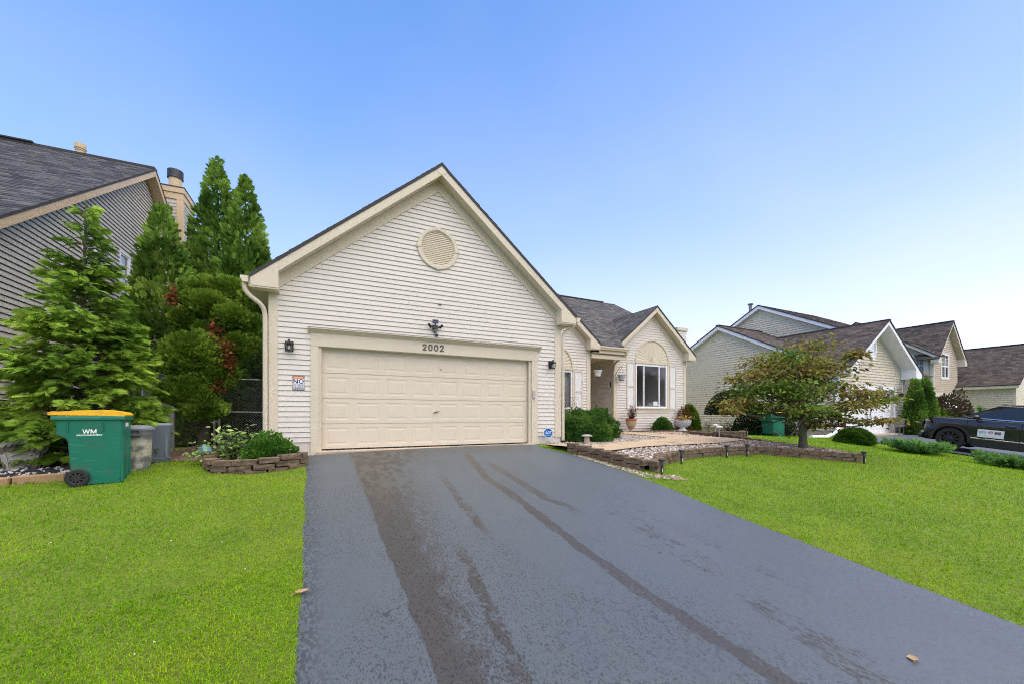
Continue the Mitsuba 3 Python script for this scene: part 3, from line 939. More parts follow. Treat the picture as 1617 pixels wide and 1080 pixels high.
part(lh, "ridge_cap", MB().prism(sbox(-.33, PK_U - .12, 11, PK_U + .12), PK_Z - .06, PK_Z + .012, rv), "roof_deck")
vp = lf([[PK_U + .9, PK_Z - .6, -1.95], [PK_U + .9, PK_Z + .62, -1.95]])
vk = part(lh, "vent_pipe", tube(vp, .105, 16), "tan_trim", smooth=40)
q = lf([[PK_U + .9, PK_Z + .60, -1.95], [PK_U + .9, PK_Z + .76, -1.95]])
part(vk, "cap", MB().tube(q, .15, 16).tube(q + np.array([[0, 0, -.06], [0, 0, -.12]]), .125, 16), "tan_trim")
ch = part(lh, "chimney", MB().prism(sbox(7.45, 0, 8.75, 9.0), 0, .78, lf), "gray_siding")
chf = Frame(LO + LU * 7.45, LN, (0, 0, 1), -LU)         # the face towards the street
part(ch, "corner_board", MB().prism(sbox(.62, 1, .80, 8.6), 0, .03, chf), "tan_trim")
part(ch, "corner_board", MB().prism(sbox(-.01, 1, .10, 8.6), 0, .03, chf), "tan_trim")
part(ch, "corner_board", MB().prism(sbox(7.42, 1, 7.56, 8.6), .781, .81, lf), "tan_trim")
part(ch, "top_board", MB().prism(sbox(-.01, 8.6, .80, 8.82), 0, .035, chf).prism(sbox(7.415, 8.6, 8.78, 8.82), .781, .815, lf), "tan_trim")
part(ch, "cap", MB().prism(sbox(7.38, 8.83, 8.80, 9.02), -.05, .85, lf), "tan_trim")
part(ch, "cap_flashing", MB().prism(sbox(7.36, 9.021, 8.82, 9.05), -.07, .87, lf), "black_metal")
for k in range(62):
    z = 1.2 + k * .1185
    if z < 8.5:
        part(ch, "siding_board", MB().prism(Polygon([(0, z + .008), (.022, z + .008), (.003, z + .1185), (0, z + .1185)]), .105, .615, Frame(LO + LU * 7.449, -LU, (0, 0, 1), LN)), "gray_siding")
        part(ch, "siding_board", MB().prism(Polygon([(0, z + .008), (.022, z + .008), (.003, z + .1185), (0, z + .1185)]), 7.565, 8.7, Frame(LO + LN * .781, LN, (0, 0, 1), LU)), "gray_siding")
pp = lf([[8.0, 8.9, .42], [8.0, 9.70, .42]])
part(ch, "flue", tube(pp, .20, 20), "tan_trim", smooth=40)
part(ch, "flue_cap", tube(pp + np.array([[0, 0, .68], [0, 0, .18]]), .245, 20), "black_metal", smooth=40)

# ---------------------------------------------------------------- the house on the right (beige, white trim)
rh = thing("beige_house", "beige sided house with white trim and white garage door right of the small tree", "house")
RX, RY = 21.6, 10.0
sf = Frame((RX, 0, 0), (0, 1, 0), (0, 0, 1), (-1, 0, 0))     # the side towards us
RP, RPK, RZ = .515, 15.96, 5.98
rz_ = lambda y, off=0.0: RZ - off - RP * abs(y - RPK)  # noqa: E731
part(rh, "wall", MB().prism(Polygon([(RY, -.6), (RY, rz_(RY, .3)), (RPK, RZ - .3), (22, rz_(22, .3)), (22, -.6)]), -.15, -.001, sf), "beige_siding")
siding(rh, Polygon([(RY + .1, .0), (RY + .1, rz_(RY + .1, .26)), (RPK, RZ - .26), (21.9, rz_(21.9, .26)), (21.9, .0)]), sf, .1345, -.02, "beige_siding", single=False, lip=.026, soft=True)
part(rh, "foundation", MB().prism(sbox(RY - .004, -.9, 22, -.025), -.1, .0, sf), "concrete")
part(rh, "corner_board", MB().prism(sbox(RY, -.05, RY + .11, 2.9), 0, .03, sf), "white_vinyl")
for ya, yb in ((RY - .45, RPK), (RPK, 22.4)):
    part(rh, "rake_board", MB().prism(Polygon([(ya, rz_(ya, .03)), (yb, rz_(yb, .03)), (yb, rz_(yb, .25)), (ya, rz_(ya, .25))]), .02, .26, sf), "white_vinyl")
fr = slope_frame((RX - .30, RY - .5, rz_(RY - .5)), (1, 0, 0), (0, 1, 0), RP)
kk = math.hypot(1, RP)
# garage gable
GX_, GR, GP = 24.75, 5.28, .68
valley_y = lambda x: RPK - (RZ - (GR - GP * abs(x - GX_))) / RP  # noqa: E731
xl = GX_ - (GR - rz_(RY - .5)) / GP
main_r = Polygon([(0, (valley_y(RX - .30) - RY + .5) * kk), (GX_ - RX + .3, (valley_y(GX_) - RY + .5) * kk), (28.2 - RX + .3, .6), (32 - RX, .6), (32 - RX, (RPK - RY + .5) * kk), (0, (RPK - RY + .5) * kk)])
roof(rh, fr, main_r, SHINGLE_BROWN, exp=.15)
part(rh, "roof", MB().prism(sbox(0, 0, 10, 6.4 * kk), -.05, 0, slope_frame((RX + 9.7, RPK + 6.4, RZ - RP * 6.4), (-1, 0, 0), (0, -1, 0), RP)), "roof_deck")
part(rh, "ridge_cap", MB().box(RX - .29, 31, RPK - .12, RPK + .12, RZ - .03, RZ + .025), "roof_deck")
rf = front(RY)
hwr = 3.13
opn = sbox(22.38, -1, 26.95, 1.95)
part(rh, "wall", MB().prism(Polygon([(RX, -.9), (27.88, -.9), (27.88, 2.95), (GX_, GR - .25), (RX, 2.95)]).difference(opn), -.15, -.001, rf), "beige_siding")
oval = Point(24.95, 4.05)
siding(rh, Polygon([(RX + .1, -.1), (27.78, -.1), (27.78, 2.9), (GX_, GR - .42), (RX + .1, 2.9)]).difference(sbox(22.20, -1, 27.14, 2.18)), rf, .1345, -.1, "beige_siding", single=False, lip=.026, soft=True)
for a, b in ((RX, RX + .11), (27.77, 27.88)):
    part(rh, "corner_board", MB().prism(sbox(a, -.2, b, 2.9), 0, .03, rf), "white_vinyl")
eR = 3.13 + .35
gl = lambda x, off: GR - off - GP * abs(x - GX_)  # noqa: E731
for s in (-1, 1):
    xa, xb = GX_, GX_ + s * eR
    part(rh, "rake_board", MB().prism(Polygon([(xa, gl(xa, .03)), (xb, gl(xb, .03)), (xb, gl(xb, .26)), (xa, gl(xa, .26))]), .62, .645, rf), "white_vinyl")
    part(rh, "soffit", MB().prism(Polygon([(xa, gl(xa, .22)), (xb, gl(xb, .22)), (xb, gl(xb, .25)), (xa, gl(xa, .25))]), 0, .619, rf), "white_vinyl")
    xi = GX_ + s * (eR - .62)
    part(rh, "eave_return", MB().prism(Polygon([(xb, 2.58), (xb, gl(xb, .035)), (xi, gl(xi, .035)), (xi, 2.58)]), .03, .65, rf), "white_vinyl")
gfl = slope_frame((GX_ - eR - .04, RY - .68, GR - GP * (eR + .04)), (0, 1, 0), (1, 0, 0), GP)
kg = math.hypot(1, GP)
yv = valley_y(GX_) - (RY - .68)
roof(rh, gfl, Polygon([(0, 0), (.68, 0), (yv, (eR + .04) * kg), (0, (eR + .04) * kg)]), SHINGLE_BROWN, exp=.15)
roof(rh, slope_frame((GX_ + eR + .04, RY - .68, GR - GP * (eR + .04)), (0, 1, 0), (-1, 0, 0), GP), sbox(0, 0, yv, (eR + .04) * kg), SHINGLE_BROWN, exp=.15)
part(rh, "ridge_cap", MB().box(GX_ - .1, GX_ + .1, RY - .685, RY + yv - .7, GR - .05, GR + .02), "roof_deck")
el = shapely.affinity.scale(Point(24.62, 4.03).buffer(1, 32), .36, .60)
eli = shapely.affinity.scale(Point(24.62, 4.03).buffer(1, 32), .25, .47)
vk = part(rh, "gable_vent", MB().prism(el.difference(eli), 0, .09, rf), "white_vinyl")
part(vk, "panel", MB().prism(eli.buffer(.02), 0, .035, rf), "white_vinyl")
for a, b in ((22.20, 22.38), (26.95, 27.14)):
    part(rh, "door_casing", MB().prism(sbox(a, -.35, b, 2.18), 0, .04, rf), "white_vinyl")
part(rh, "door_header", MB().prism(sbox(22.381, 1.951, 26.949, 2.18), 0, .04, rf), "white_vinyl")
part(rh, "garage_apron", MB().box(22.1, 27.2, RY - .35, RY + .5, -.7, -.20), "concrete")
rd = front(RY + .12)
gd = part(rh, "garage_door", MB().prism(sbox(22.38, -.199, 26.95, 1.40), -.1, -.045, rd).box(22.38, 22.5, 1.401, 1.95, -.1, -.045, fr=rd), "white_vinyl")
part(rh, "garage_room", MB().box(22.0, 27.4, 13.2, 13.25, -.2, 2.6).box(22.0, 27.4, RY + .3, 13.2, 2.6, 2.65).box(21.95, 22.0, RY + .3, 13.2, -.2, 2.6).box(27.4, 27.45, RY + .3, 13.2, -.2, 2.6).box(22.0, 27.4, RY + .3, 13.2, -.25, -.2), "room_wall")
for s in range(4):
    z0 = -.195 + s * .535
    sec = sbox(22.40, z0 + .006, 26.93, min(z0 + .529, 1.945))
    if s == 3:
        ps = [sbox(22.62 + k * .555, z0 + .13, 22.62 + k * .555 + .40, z0 + .44) for k in range(8)]
        part(gd, "section", MB().prism(sec.difference(shapely.union_all(ps)), -.04, 0, rd), "white_vinyl")
        for p in ps:
            a, b, c, d = p.bounds
            part(gd, "pane", (rd([[a, b, -.02], [c, b, -.02], [c, d, -.02], [a, d, -.02]]), [[0, 1, 2, 3]]), "glass")
    else:
        part(gd, "section", MB().prism(sec, -.04, 0, rd), "white_vinyl")
        part(gd, "section_rib", MB().prism(sbox(22.42, z0 + .26, 26.91, z0 + .275), 0, .008, rd), "white_vinyl")
for x in (24.42, 24.80):
    part(gd, "handle", MB().tube([rd([x, .35, .02]), rd([x - .05, .45, .06]), rd([x - .03, .58, .06]), rd([x - .05, .70, .06]), rd([x, .80, .02])], .018), "black_metal")
part(gd, "latch", MB().box(26.45, 26.75, .02, .06, 0, .02, fr=rd), "black_metal")
for k, chh in enumerate("1998"):
    part(rh, "house_number", text(chh, .14, .012, Frame(rf([25.20 + k * .14, 2.0, .041]), (1, 0, 0), (0, 0, 1), (0, -1, 0))), "satin", color=(.14, .14, .18))
part(rh, "keypad", MB().rbox(27.0, 27.1, .95, 1.2, .04, .07, .01, fr=rf), "satin", color=(.30, .30, .31))
downs = [(RX - .06, RY - .1, 2.75), (RX - .06, RY - .06, 2.6), (RX - .07, RY + .05, 2.4), (RX - .07, RY + .05, .35), (RX - .10, RY - .0, .10)]
downspout(rh, downs, "white_vinyl", .05)
downspout(rh, [(27.98, RY - .05, 2.6), (27.95, RY - .05, 2.3), (27.95, RY - .05, -.3)], "pale_trim", .04)
# upper storey behind
ux = 25.4
uf = Frame((ux, 0, 0), (0, 1, 0), (0, 0, 1), (-1, 0, 0))
uz = lambda y, off=0.0: 7.64 - off - .51 * abs(y - RPK)  # noqa: E731
part(rh, "wall", MB().prism(Polygon([(11, 3), (11, uz(11, .3)), (RPK, 7.34), (21, uz(21, .3)), (21, 3)]), -.15, -.001, uf), "beige_siding")
siding(rh, Polygon([(11, 4.5), (11, uz(11, .26)), (RPK, 7.38), (21, uz(21, .26)), (21, 4.5)]), uf, .1345, 4.5, "beige_siding", single=False, lip=.026, soft=True)
for ya, yb in ((10.4, RPK), (RPK, 21.5)):
    part(rh, "rake_board", MB().prism(Polygon([(ya, uz(ya, .03)), (yb, uz(yb, .03)), (yb, uz(yb, .25)), (ya, uz(ya, .25))]), .02, .26, uf), "white_vinyl")
roof(rh, slope_frame((ux - .3, 10.3, uz(10.3)), (1, 0, 0), (0, 1, 0), .51), sbox(0, 0, 6.5, 5.66 * math.hypot(1, .51)), SHINGLE_BROWN, exp=.15)
part(rh, "roof", MB().prism(sbox(0, 0, 6.5, 5.66 * math.hypot(1, .51)), -.05, 0, slope_frame((ux + 6.2, RPK + 5.66, uz(RPK + 5.66)), (-1, 0, 0), (0, -1, 0), .51)), "roof_deck")
vk = part(rh, "vent_pipe", tube([(25.9, 16.95, 6.8), (25.9, 16.95, 7.98)], .10, 12), "satin", color=(.16, .17, .18))
part(vk, "cap", tube([(25.9, 16.95, 7.98), (25.9, 16.95, 8.05)], .17, 12), "satin", color=(.16, .17, .18))

# ---------------------------------------------------------------- the two-storey house far right
th = thing("taupe_house", "taupe two storey house with steep front gable far right", "house")
TX0, TX1, TY = 37.3, 41.3, 11.8
tcx, TR, TPch = 39.3, 7.15, 1.12
tf, ts_ = front(TY), Frame((TX0, 0, 0), (0, 1, 0), (0, 0, 1), (-1, 0, 0))
tl = lambda x, off: TR - off - TPch * abs(x - tcx)  # noqa: E731
fw = sbox(38.55, 3.25, 39.75, 4.95)
part(th, "wall", MB().prism(Polygon([(TX0, 2.0), (TX1, 2.0), (TX1, tl(TX1, .2)), (tcx, TR - .2), (TX0, tl(TX0, .2))]).difference(fw), -.15, -.001, tf), "taupe_siding")
siding(th, Polygon([(TX0 + .12, 2.2), (TX1 - .12, 2.2), (TX1 - .12, tl(TX1, .35)), (tcx, TR - .45), (TX0 + .12, tl(TX0, .35))]).difference(fw.buffer(.1, join_style=2)), tf, .13, 2.2, "taupe_siding", single=False, lip=.026, soft=True)
part(th, "wall", MB().box(TX0 + .8, TX1, TY + 1.2, TY + 1.35, -1, 2.0), "taupe_siding")
part(th, "storey_band", MB().box(TX0 - .02, TX1, TY - .04, TY + .2, 1.95, 2.25), "pale_trim")
part(th, "corner_board", MB().prism(sbox(TX0, 2.2, TX0 + .13, 5.0), 0, .03, tf), "pale_trim")
part(th, "window_casing", MB().prism(fw.buffer(.1, join_style=2).difference(fw), 0, .04, tf), "pale_trim")
window(th, Frame((0, TY + .03, 0), (1, 0, 0), (0, 0, 1), (0, -1, 0)), 38.55, 39.75, 3.25, 4.95, (1, 1), .10, mid=4.08, grid=(2, 3), curtain=(.22, .23, .24))
for s in (-1, 1):
    xa, xb = tcx, tcx + s * 2.35
    part(th, "rake_board", MB().prism(Polygon([(xa, tl(xa, .03)), (xb, tl(xb, .03)), (xb, tl(xb, .30)), (xa, tl(xa, .30))]), .35, .38, tf), "pale_trim")
    part(th, "soffit", MB().prism(Polygon([(xa, tl(xa, .25)), (xb, tl(xb, .25)), (xb, tl(xb, .28)), (xa, tl(xa, .28))]), 0, .349, tf), "taupe_siding")
    xi = tcx + s * 1.95
    part(th, "eave_return", MB().prism(Polygon([(xb, tl(xb, .35)), (xb, tl(xb, .05)), (xi, tl(xi, .05)), (xi, tl(xb, .35))]), .0, .385, tf), "pale_trim")
kt = math.hypot(1, TPch)
fr_t = slope_frame((tcx - 2.4, TY - .42, TR - TPch * 2.4), (0, 1, 0), (1, 0, 0), TPch)
roof(th, fr_t, Polygon([(0, 0), (1.0, 0), (3.5, 2.4 * kt), (0, 2.4 * kt)]).union(sbox(0, .0, 1.0, 2.4 * kt)), SHINGLE_BROWN, exp=.16)
roof(th, slope_frame((tcx + 2.4, TY - .42, TR - TPch * 2.4), (0, 1, 0), (-1, 0, 0), TPch), sbox(0, 0, 3.6, 2.4 * kt), SHINGLE_BROWN, exp=.16)
part(th, "ridge_cap", MB().box(tcx - .1, tcx + .1, TY - .42, TY + 3.4, TR - .06, TR + .02), "roof_deck")
# main body with its gable end towards us
mz = lambda y, off=0.0: 7.75 - off - .68 * abs(y - 15.95)  # noqa: E731
sw = sbox(12.2, 3.5, 12.95, 4.72)
part(th, "side_wall", MB().prism(Polygon([(TY, -1), (TY, mz(TY, .25)), (15.95, 7.5), (20, mz(20, .25)), (20, -1)]).difference(sw), -.15, -.001, ts_), "taupe_siding")
siding(th, Polygon([(TY + .12, 2.3), (TY + .12, mz(TY, .25)), (15.95, 7.45), (20, mz(20, .25)), (20, 2.3)]).difference(sw.buffer(.17, join_style=2)), ts_, .13, 2.3, "taupe_siding", single=False, lip=.026, soft=True)
part(th, "corner_board", MB().prism(sbox(TY, 2.2, TY + .13, 4.9), 0, .03, ts_), "pale_trim")
part(th, "storey_band", MB().prism(sbox(TY, 1.7, 16, 2.25), 0, .05, ts_), "pale_trim")
part(th, "window_casing", MB().prism(sw.buffer(.17, join_style=2).difference(sw), 0, .05, ts_), "pale_trim")
window(th, Frame((TX0 + .03, 0, 0), (0, -1, 0), (0, 0, 1), (-1, 0, 0)), -12.95, -12.2, 3.5, 4.72, (1,), .06, mid=4.1, grid=(3, 2), curtain=(.40, .41, .41))
for ya, yb in ((TY - .4, 15.95), (15.95, 20.5)):
    part(th, "main_rake", MB().prism(Polygon([(ya, mz(ya, .03)), (yb, mz(yb, .03)), (yb, mz(yb, .28)), (ya, mz(ya, .28))]), .02, .30, ts_), "pale_trim")
roof(th, slope_frame((TX0 - .34, TY - .45, mz(TY - .45)), (1, 0, 0), (0, 1, 0), .68), Polygon([(0, 0), (1.1, 0), (2.4, 1.0), (6, 4), (12, 4), (12, 4.6 * math.hypot(1, .68)), (0, 4.6 * math.hypot(1, .68))]), SHINGLE_BROWN, exp=.16)
part(th, "roof", MB().prism(sbox(0, 0, 12, 6), -.05, 0, slope_frame((TX0 + 11.6, 20.9, mz(20.9)), (-1, 0, 0), (0, -1, 0), .68)), "roof_deck")
# porch column and garage wing
ck = part(th, "column", MB().rbox(TX0 + .05, TX0 + .40, TY + .0, TY + .35, -.9, 1.93, .02), "pale_trim")
part(ck, "capital", MB().rbox(TX0 - .06, TX0 + .50, TY - .08, TY + .46, 1.55, 1.72, .03), "pale_trim")
wx, wp, wr = 41.25, .72, 5.60
wf = Frame((wx, 0, 0), (0, 1, 0), (0, 0, 1), (-1, 0, 0))
part(th, "garage_wall", MB().prism(sbox(9.1, -1.2, TY, 2.7), -.15, -.001, wf), "beige_siding")
siding(th, sbox(9.22, -.9, TY, 2.55), wf, .13, -.9, "beige_siding", single=False, lip=.026, soft=True)
part(th, "corner_board", MB().prism(sbox(9.1, -.9, 9.22, 2.6), 0, .03, wf), "pale_trim")
part(th, "garage_fascia", MB().prism(sbox(8.9, 2.50, TY - .02, 2.74), .05, .36, wf), "pale_trim")
kw = math.hypot(1, wp)
roof(th, slope_frame((wx - .42, 8.85, 2.72), (0, 1, 0), (1, 0, 0), wp), Polygon([(0, 0), (3.2, 0), (3.8, 4.2 * kw), (0, 4.2 * kw)]), SHINGLE_BROWN, exp=.16)
part(th, "roof", MB().prism(sbox(0, 0, 6, 4.2 * kw), -.05, 0, slope_frame((wx + 7.98, 8.85, 2.72), (0, 1, 0), (-1, 0, 0), wp)), "roof_deck")
part(th, "ridge_cap", MB().box(wx + 3.65, wx + 3.9, 8.85, 13.5, 5.70, 5.77), "roof_deck")
gwf = front(9.1)
part(th, "garage_front", MB().prism(Polygon([(wx, -1.2), (wx + 7.5, -1.2), (wx + 7.5, 2.7), (wx + 3.75, 5.3), (wx, 2.7)]), -.15, -.001, gwf), "beige_siding")
dk = part(th, "garage_door", MB().prism(sbox(wx + .55, -1.2, wx + 5.5, 1.25), 0, .02, gwf), "white_vinyl")
part(dk, "door_casing", MB().prism(sbox(wx + .4, -1.2, wx + 5.65, 1.40).difference(sbox(wx + .551, -1.3, wx + 5.5, 1.251)), 0, .05, gwf), "pale_trim")

# ---------------------------------------------------------------- plants


def frame_vectors(D, up, roll):
    D = D / (np.linalg.norm(D, axis=1, keepdims=True) + 1e-9)
    Y = np.cross(up, D)
    Y /= np.linalg.norm(Y, axis=1, keepdims=True) + 1e-9
    Z = np.cross(D, Y)
    c, s = np.cos(roll)[:, None], np.sin(roll)[:, None]
    return D, Y * c + Z * s, Z * c - Y * s


def scatter(tpl, P, D, size, color, r, up=(0, 0, 1.0), roll=None, jitter=.18):
    """Copies of a small template at the points P, its x axis along D. Returns vertices, faces, colours."""
    tv, tf = tpl
    n = len(P)
    roll = r.normal(0, .5, n) if roll is None else roll
    X, Y, Z = frame_vectors(np.asarray(D, float) + 1e-6, np.broadcast_to(np.asarray(up, float), (n, 3)) + r.normal(0, .05, (n, 3)), roll)
    size = np.broadcast_to(size, (n,))
    V = P[:, None] + size[:, None, None] * (tv[None, :, :1] * X[:, None] + tv[None, :, 1:2] * Y[:, None] + tv[None, :, 2:3] * Z[:, None])
    F = tf[None] + (np.arange(n) * len(tv))[:, None, None]
    col = np.broadcast_to(color, (n, 3)) * (1 + jitter * r.normal(0, 1, (n, 1))).clip(.5, 1.6)
    return V.reshape(-1, 3), F.reshape(-1, 3), np.repeat(col, len(tv), 0)


def leaflet(a, b, w, lift=0.0):
    """A pointed leaflet from a to b: one triangle."""
    a, b = np.asarray(a, float), np.asarray(b, float)
    d = b - a
    s = np.array([-d[1], d[0], 0])
    s = s / (np.linalg.norm(s) + 1e-9) * w
    m = a + d * .22 + np.array([0, 0, lift])
    return [m + s, b, m - s]


def leaflets(items):
    V = [p for it in items for p in it]
    return np.array(V, float), np.arange(3 * len(items)).reshape(-1, 3)


def frond(pairs=4, droop=.25, w=.055, spread=.42):
    items = []
    y = lambda t: np.array([t, 0, -droop * t * t])  # noqa: E731
    for k in range(pairs):
        t = .12 + .70 * k / pairs
        ln = spread * (1 - .62 * k / pairs)
        for s in (-1, 1):
            a = y(t)
            b = y(min(t + ln * .75, 1.05)) + np.array([0, s * ln * .62, .0])
            items.append(leaflet(a, b, w, .02))
    items.append(leaflet(y(0.3), y(1.0), w * .8, .02))
    return leaflets(items)


def tuft(n=7, w=.055, cone=.55, seed=0):
    r = np.random.default_rng(seed)
    V, F = [], []
    for k in range(n):
        a = 2 * np.pi * k / n + r.uniform(-.3, .3)
        c = cone * r.uniform(.5, 1.1)
        d = np.array([1, c * math.cos(a), c * math.sin(a)])
        d *= r.uniform(.75, 1.05) / np.linalg.norm(d)
        s = np.array([0, -math.sin(a), math.cos(a)]) * w
        V += [-s, s, d]
        F.append([3 * k, 3 * k + 1, 3 * k + 2])
    return np.array(V), np.array(F)


FROND, FROND_S, SPRIG = frond(5, .35, .085, .50), frond(3, .10, .15, .55), frond(2, .0, .19, .6)
TUFT = tuft(7, .075, .62)
LEAF = (np.array([[0, 0, 0], [.35, .24, .05], [.72, .17, -.01], [1, 0, -.12], [.72, -.17, -.01], [.35, -.24, .05], [.5, 0, -.03]], float), np.array([[0, 1, 6], [1, 2, 6], [2, 3, 6], [3, 4, 6], [4, 5, 6], [5, 0, 6]]))
LEAF_S = (np.array([[0, 0, 0], [.5, .27, .05], [1, 0, -.05], [.5, -.27, .05]], float), np.array([[0, 1, 2], [0, 2, 3]]))


def crown(parent, name, parts_, mat, kind="stuff"):
    V, F, C, n = [], [], [], 0
    for v, f, c in parts_:
        V.append(v)
        F.append(f + n)
        C.append(c)
        n += len(v)
    return part(parent, name, (np.vstack(V), np.vstack(F)), mat, color=np.vstack(C), kind=kind)


def greens(P, r, tones, freq=2.2, seed=1):
    """Leaf colour that drifts from clump to clump between the given tones."""
    t = np.array(tones)
    a = meshkit.fbm(P * freq, 3, seed)
    a = np.clip((a - .3) / .4, 0, .999) * (len(t) - 1)
    i = a.astype(int)
    w = (a - i)[:, None]
    c = t[i] * (1 - w) + t[np.minimum(i + 1, len(t) - 1)] * w
    return c


def arborvitae(label, x, y, z0, H, R, tones, n, seed, group=None, size=.16, belly=.22, name="arborvitae", cat="arborvitae", lumps=.58, z_start=.0):
    r = np.random.default_rng(seed)
    k = thing(name, label, cat, group)
    prof = lambda t: R * np.interp(t, [0, belly * .35, belly, .5, .78, .93, 1], [.62, .9, 1, .78, .40, .16, .0])  # noqa: E731
    t = r.random(n * 3) ** 1.25
    t = t[r.random(n * 3) < (prof(t) / R * .92 + .08)][:n]
    az = r.uniform(0, 2 * np.pi, len(t))
    out = np.stack([np.cos(az), np.sin(az), np.zeros(len(t))], -1)
    base = np.stack([out[:, 0], out[:, 1], t * H / R * .55], -1)
    b = meshkit.fbm(base * 2.1 + seed, 3, seed) * .55 + meshkit.fbm(base * np.array([5.5, 5.5, 3.2]) + seed, 2, seed + 3) * .45
    rad = prof(t) * (1 + lumps * 2.6 * (b - .5)) * (1 - .72 * r.random(len(t)) ** 2.4) + .03
    P = np.stack([x + out[:, 0] * rad, y + out[:, 1] * rad, z0 + z_start + t * (H - z_start)], -1)
    D = out * r.uniform(.5, 1.0, (len(t), 1)) + np.array([0, 0, 1.0]) * r.uniform(.35, 1.0, (len(t), 1))
    c = greens(P, r, tones, 1.8, seed)
    crown(k, "crown", [scatter(FROND_S, P, D, size * r.uniform(.6, 1.35, len(t)), c, r, roll=r.uniform(0, np.pi, len(t)), jitter=.30)], "needle")
    part(k, "trunk", tube([(x, y, z0 - .3), (x + .02, y, z0 + H * .3), (x, y, z0 + H * .95)], [.13, .09, .012], 8), "bark")
    return k


ARB = [(0.072, 0.149, 0.024), (0.126, 0.236, 0.037), (0.198, 0.333, 0.053), (0.270, 0.408, 0.072)]
arborvitae("dark cone shaped arborvitae beside the chimney of the grey house", -3.70, 14.0, -.1, 6.45, 1.0, ARB, 11500, 11, size=.18, belly=.30)
arborvitae("tallest arborvitae, left of a pair behind the pruned juniper", -2.75, 15.4, -.1, 8.75, 1.10, ARB, 15000, 12, size=.19, belly=.34)
arborvitae("second tall arborvitae, right half of the tallest pair", -1.95, 15.0, -.1, 8.15, 1.12, ARB, 15000, 13, size=.19, belly=.34)
arborvitae("arborvitae peeking out just above the garage eave, behind the tall pair", -2.05, 19.6, -.1, 8.1, 1.15, ARB[:3], 8000, 14, size=.22, belly=.3)

# the pruned cloud juniper in front of the fence
r = np.random.default_rng(21)
k = thing("pruned_juniper", "cloud pruned juniper with rounded green pads and rusty dead patches", "juniper")
JX, JY = -2.25, 11.0
RGT, DEP = np.array([math.cos(YAW), -math.sin(YAW), 0]), FWD
JD = JX * FWD[0] + JY * FWD[1]
pads = [(px_, y_, rx_, rz2, b_) for px_, y_, rx_, rz2, b_ in [(328, 562, 50, 32, -.30), (320, 618, 42, 26, -.35), (354, 592, 30, 22, -.2), (298, 508, 22, 16, -.1), (330, 480, 38, 20, .0), (364, 502, 34, 22, .1), (318, 450, 28, 16, .2), (352, 452, 32, 18, .25), (374, 542, 26, 18, .1), (336, 524, 28, 15, .0), (340, 646, 32, 17, -.3), (388, 468, 26, 18, .3)]]
pads = [((px_ - 310) * JD / 635, b_, .73 + (655 - y_) * JD / 635, rx_ * JD / 635 * .86, rz2 * JD / 635 * .9) for px_, y_, rx_, rz2, b_ in pads]
JO = np.array([JX, JY, 0]) - RGT * (np.dot(np.array([JX, JY, 0]), RGT) - (310 - 808.5) * JD / 635)
JUN = [(.095, .180, .022), (.150, .255, .030), (.215, .335, .044), (.270, .390, .056)]
for a, b, z, R, Rz in pads:
    c0 = JO + np.array([0, 0, z]) + RGT * a + DEP * b
    n = int(3000 * (R / .42) ** 2)
    d = r.normal(0, 1, (n, 3))
    d /= np.linalg.norm(d, axis=1, keepdims=True)
    kk = 1 + .36 * (meshkit.fbm(d * 2.2 + c0, 3, 4) - .5) * 2
    P = c0 + d * np.array([R, R, Rz]) * kk[:, None] * (1 - .75 * r.random((n, 1)) ** 2.2)
    pk = part(k, "pad", *[(lambda s: ((s[0], s[1])))(scatter(SPRIG, P, d + np.array([0, 0, .45]), .085 * r.uniform(.7, 1.3, n), greens(P, r, JUN, 3.0, 3), np.random.default_rng(5), roll=r.uniform(0, 3.1, n)))], "needle", color=scatter(SPRIG, P, d + np.array([0, 0, .45]), .085, greens(P, r, JUN, 3.0, 3), r)[2], kind="stuff")
    part(k, "branch", tube([(JX + .02, JY, z * .55), tuple((np.array([JX, JY, z * .8]) + c0) / 2), tuple(c0)], [.05, .04, .02], 6), "bark")
dead = [((px_ - 310) * JD / 635, -.35, .73 + (655 - y_) * JD / 635) for px_, y_ in ((292, 478), (374, 558), (364, 608), (357, 530), (378, 575))]
for a, b, z in dead:
    c0 = JO + np.array([0, 0, z]) + RGT * a + DEP * b
    n = 150
    P = c0 + r.normal(0, 1, (n, 3)) * np.array([.06, .06, .10])
    s = scatter(SPRIG, P, r.normal(0, 1, (n, 3)) + np.array([0, 0, -.4]), .085, np.array([.235, .095, .040]), r, jitter=.25)
    part(k, "dead_patch", s[:2], "leaf", color=s[2], kind="stuff", label="rusty brown dead twigs")
part(k, "trunk", tube([(JX - .02, JY + .05, -.3), (JX + .06, JY, .5), (JX, JY, 1.4), (JX + .08, JY, 2.6), (JX + .1, JY, 3.2)], [.12, .10, .08, .05, .02], 9), "bark", smooth=True)

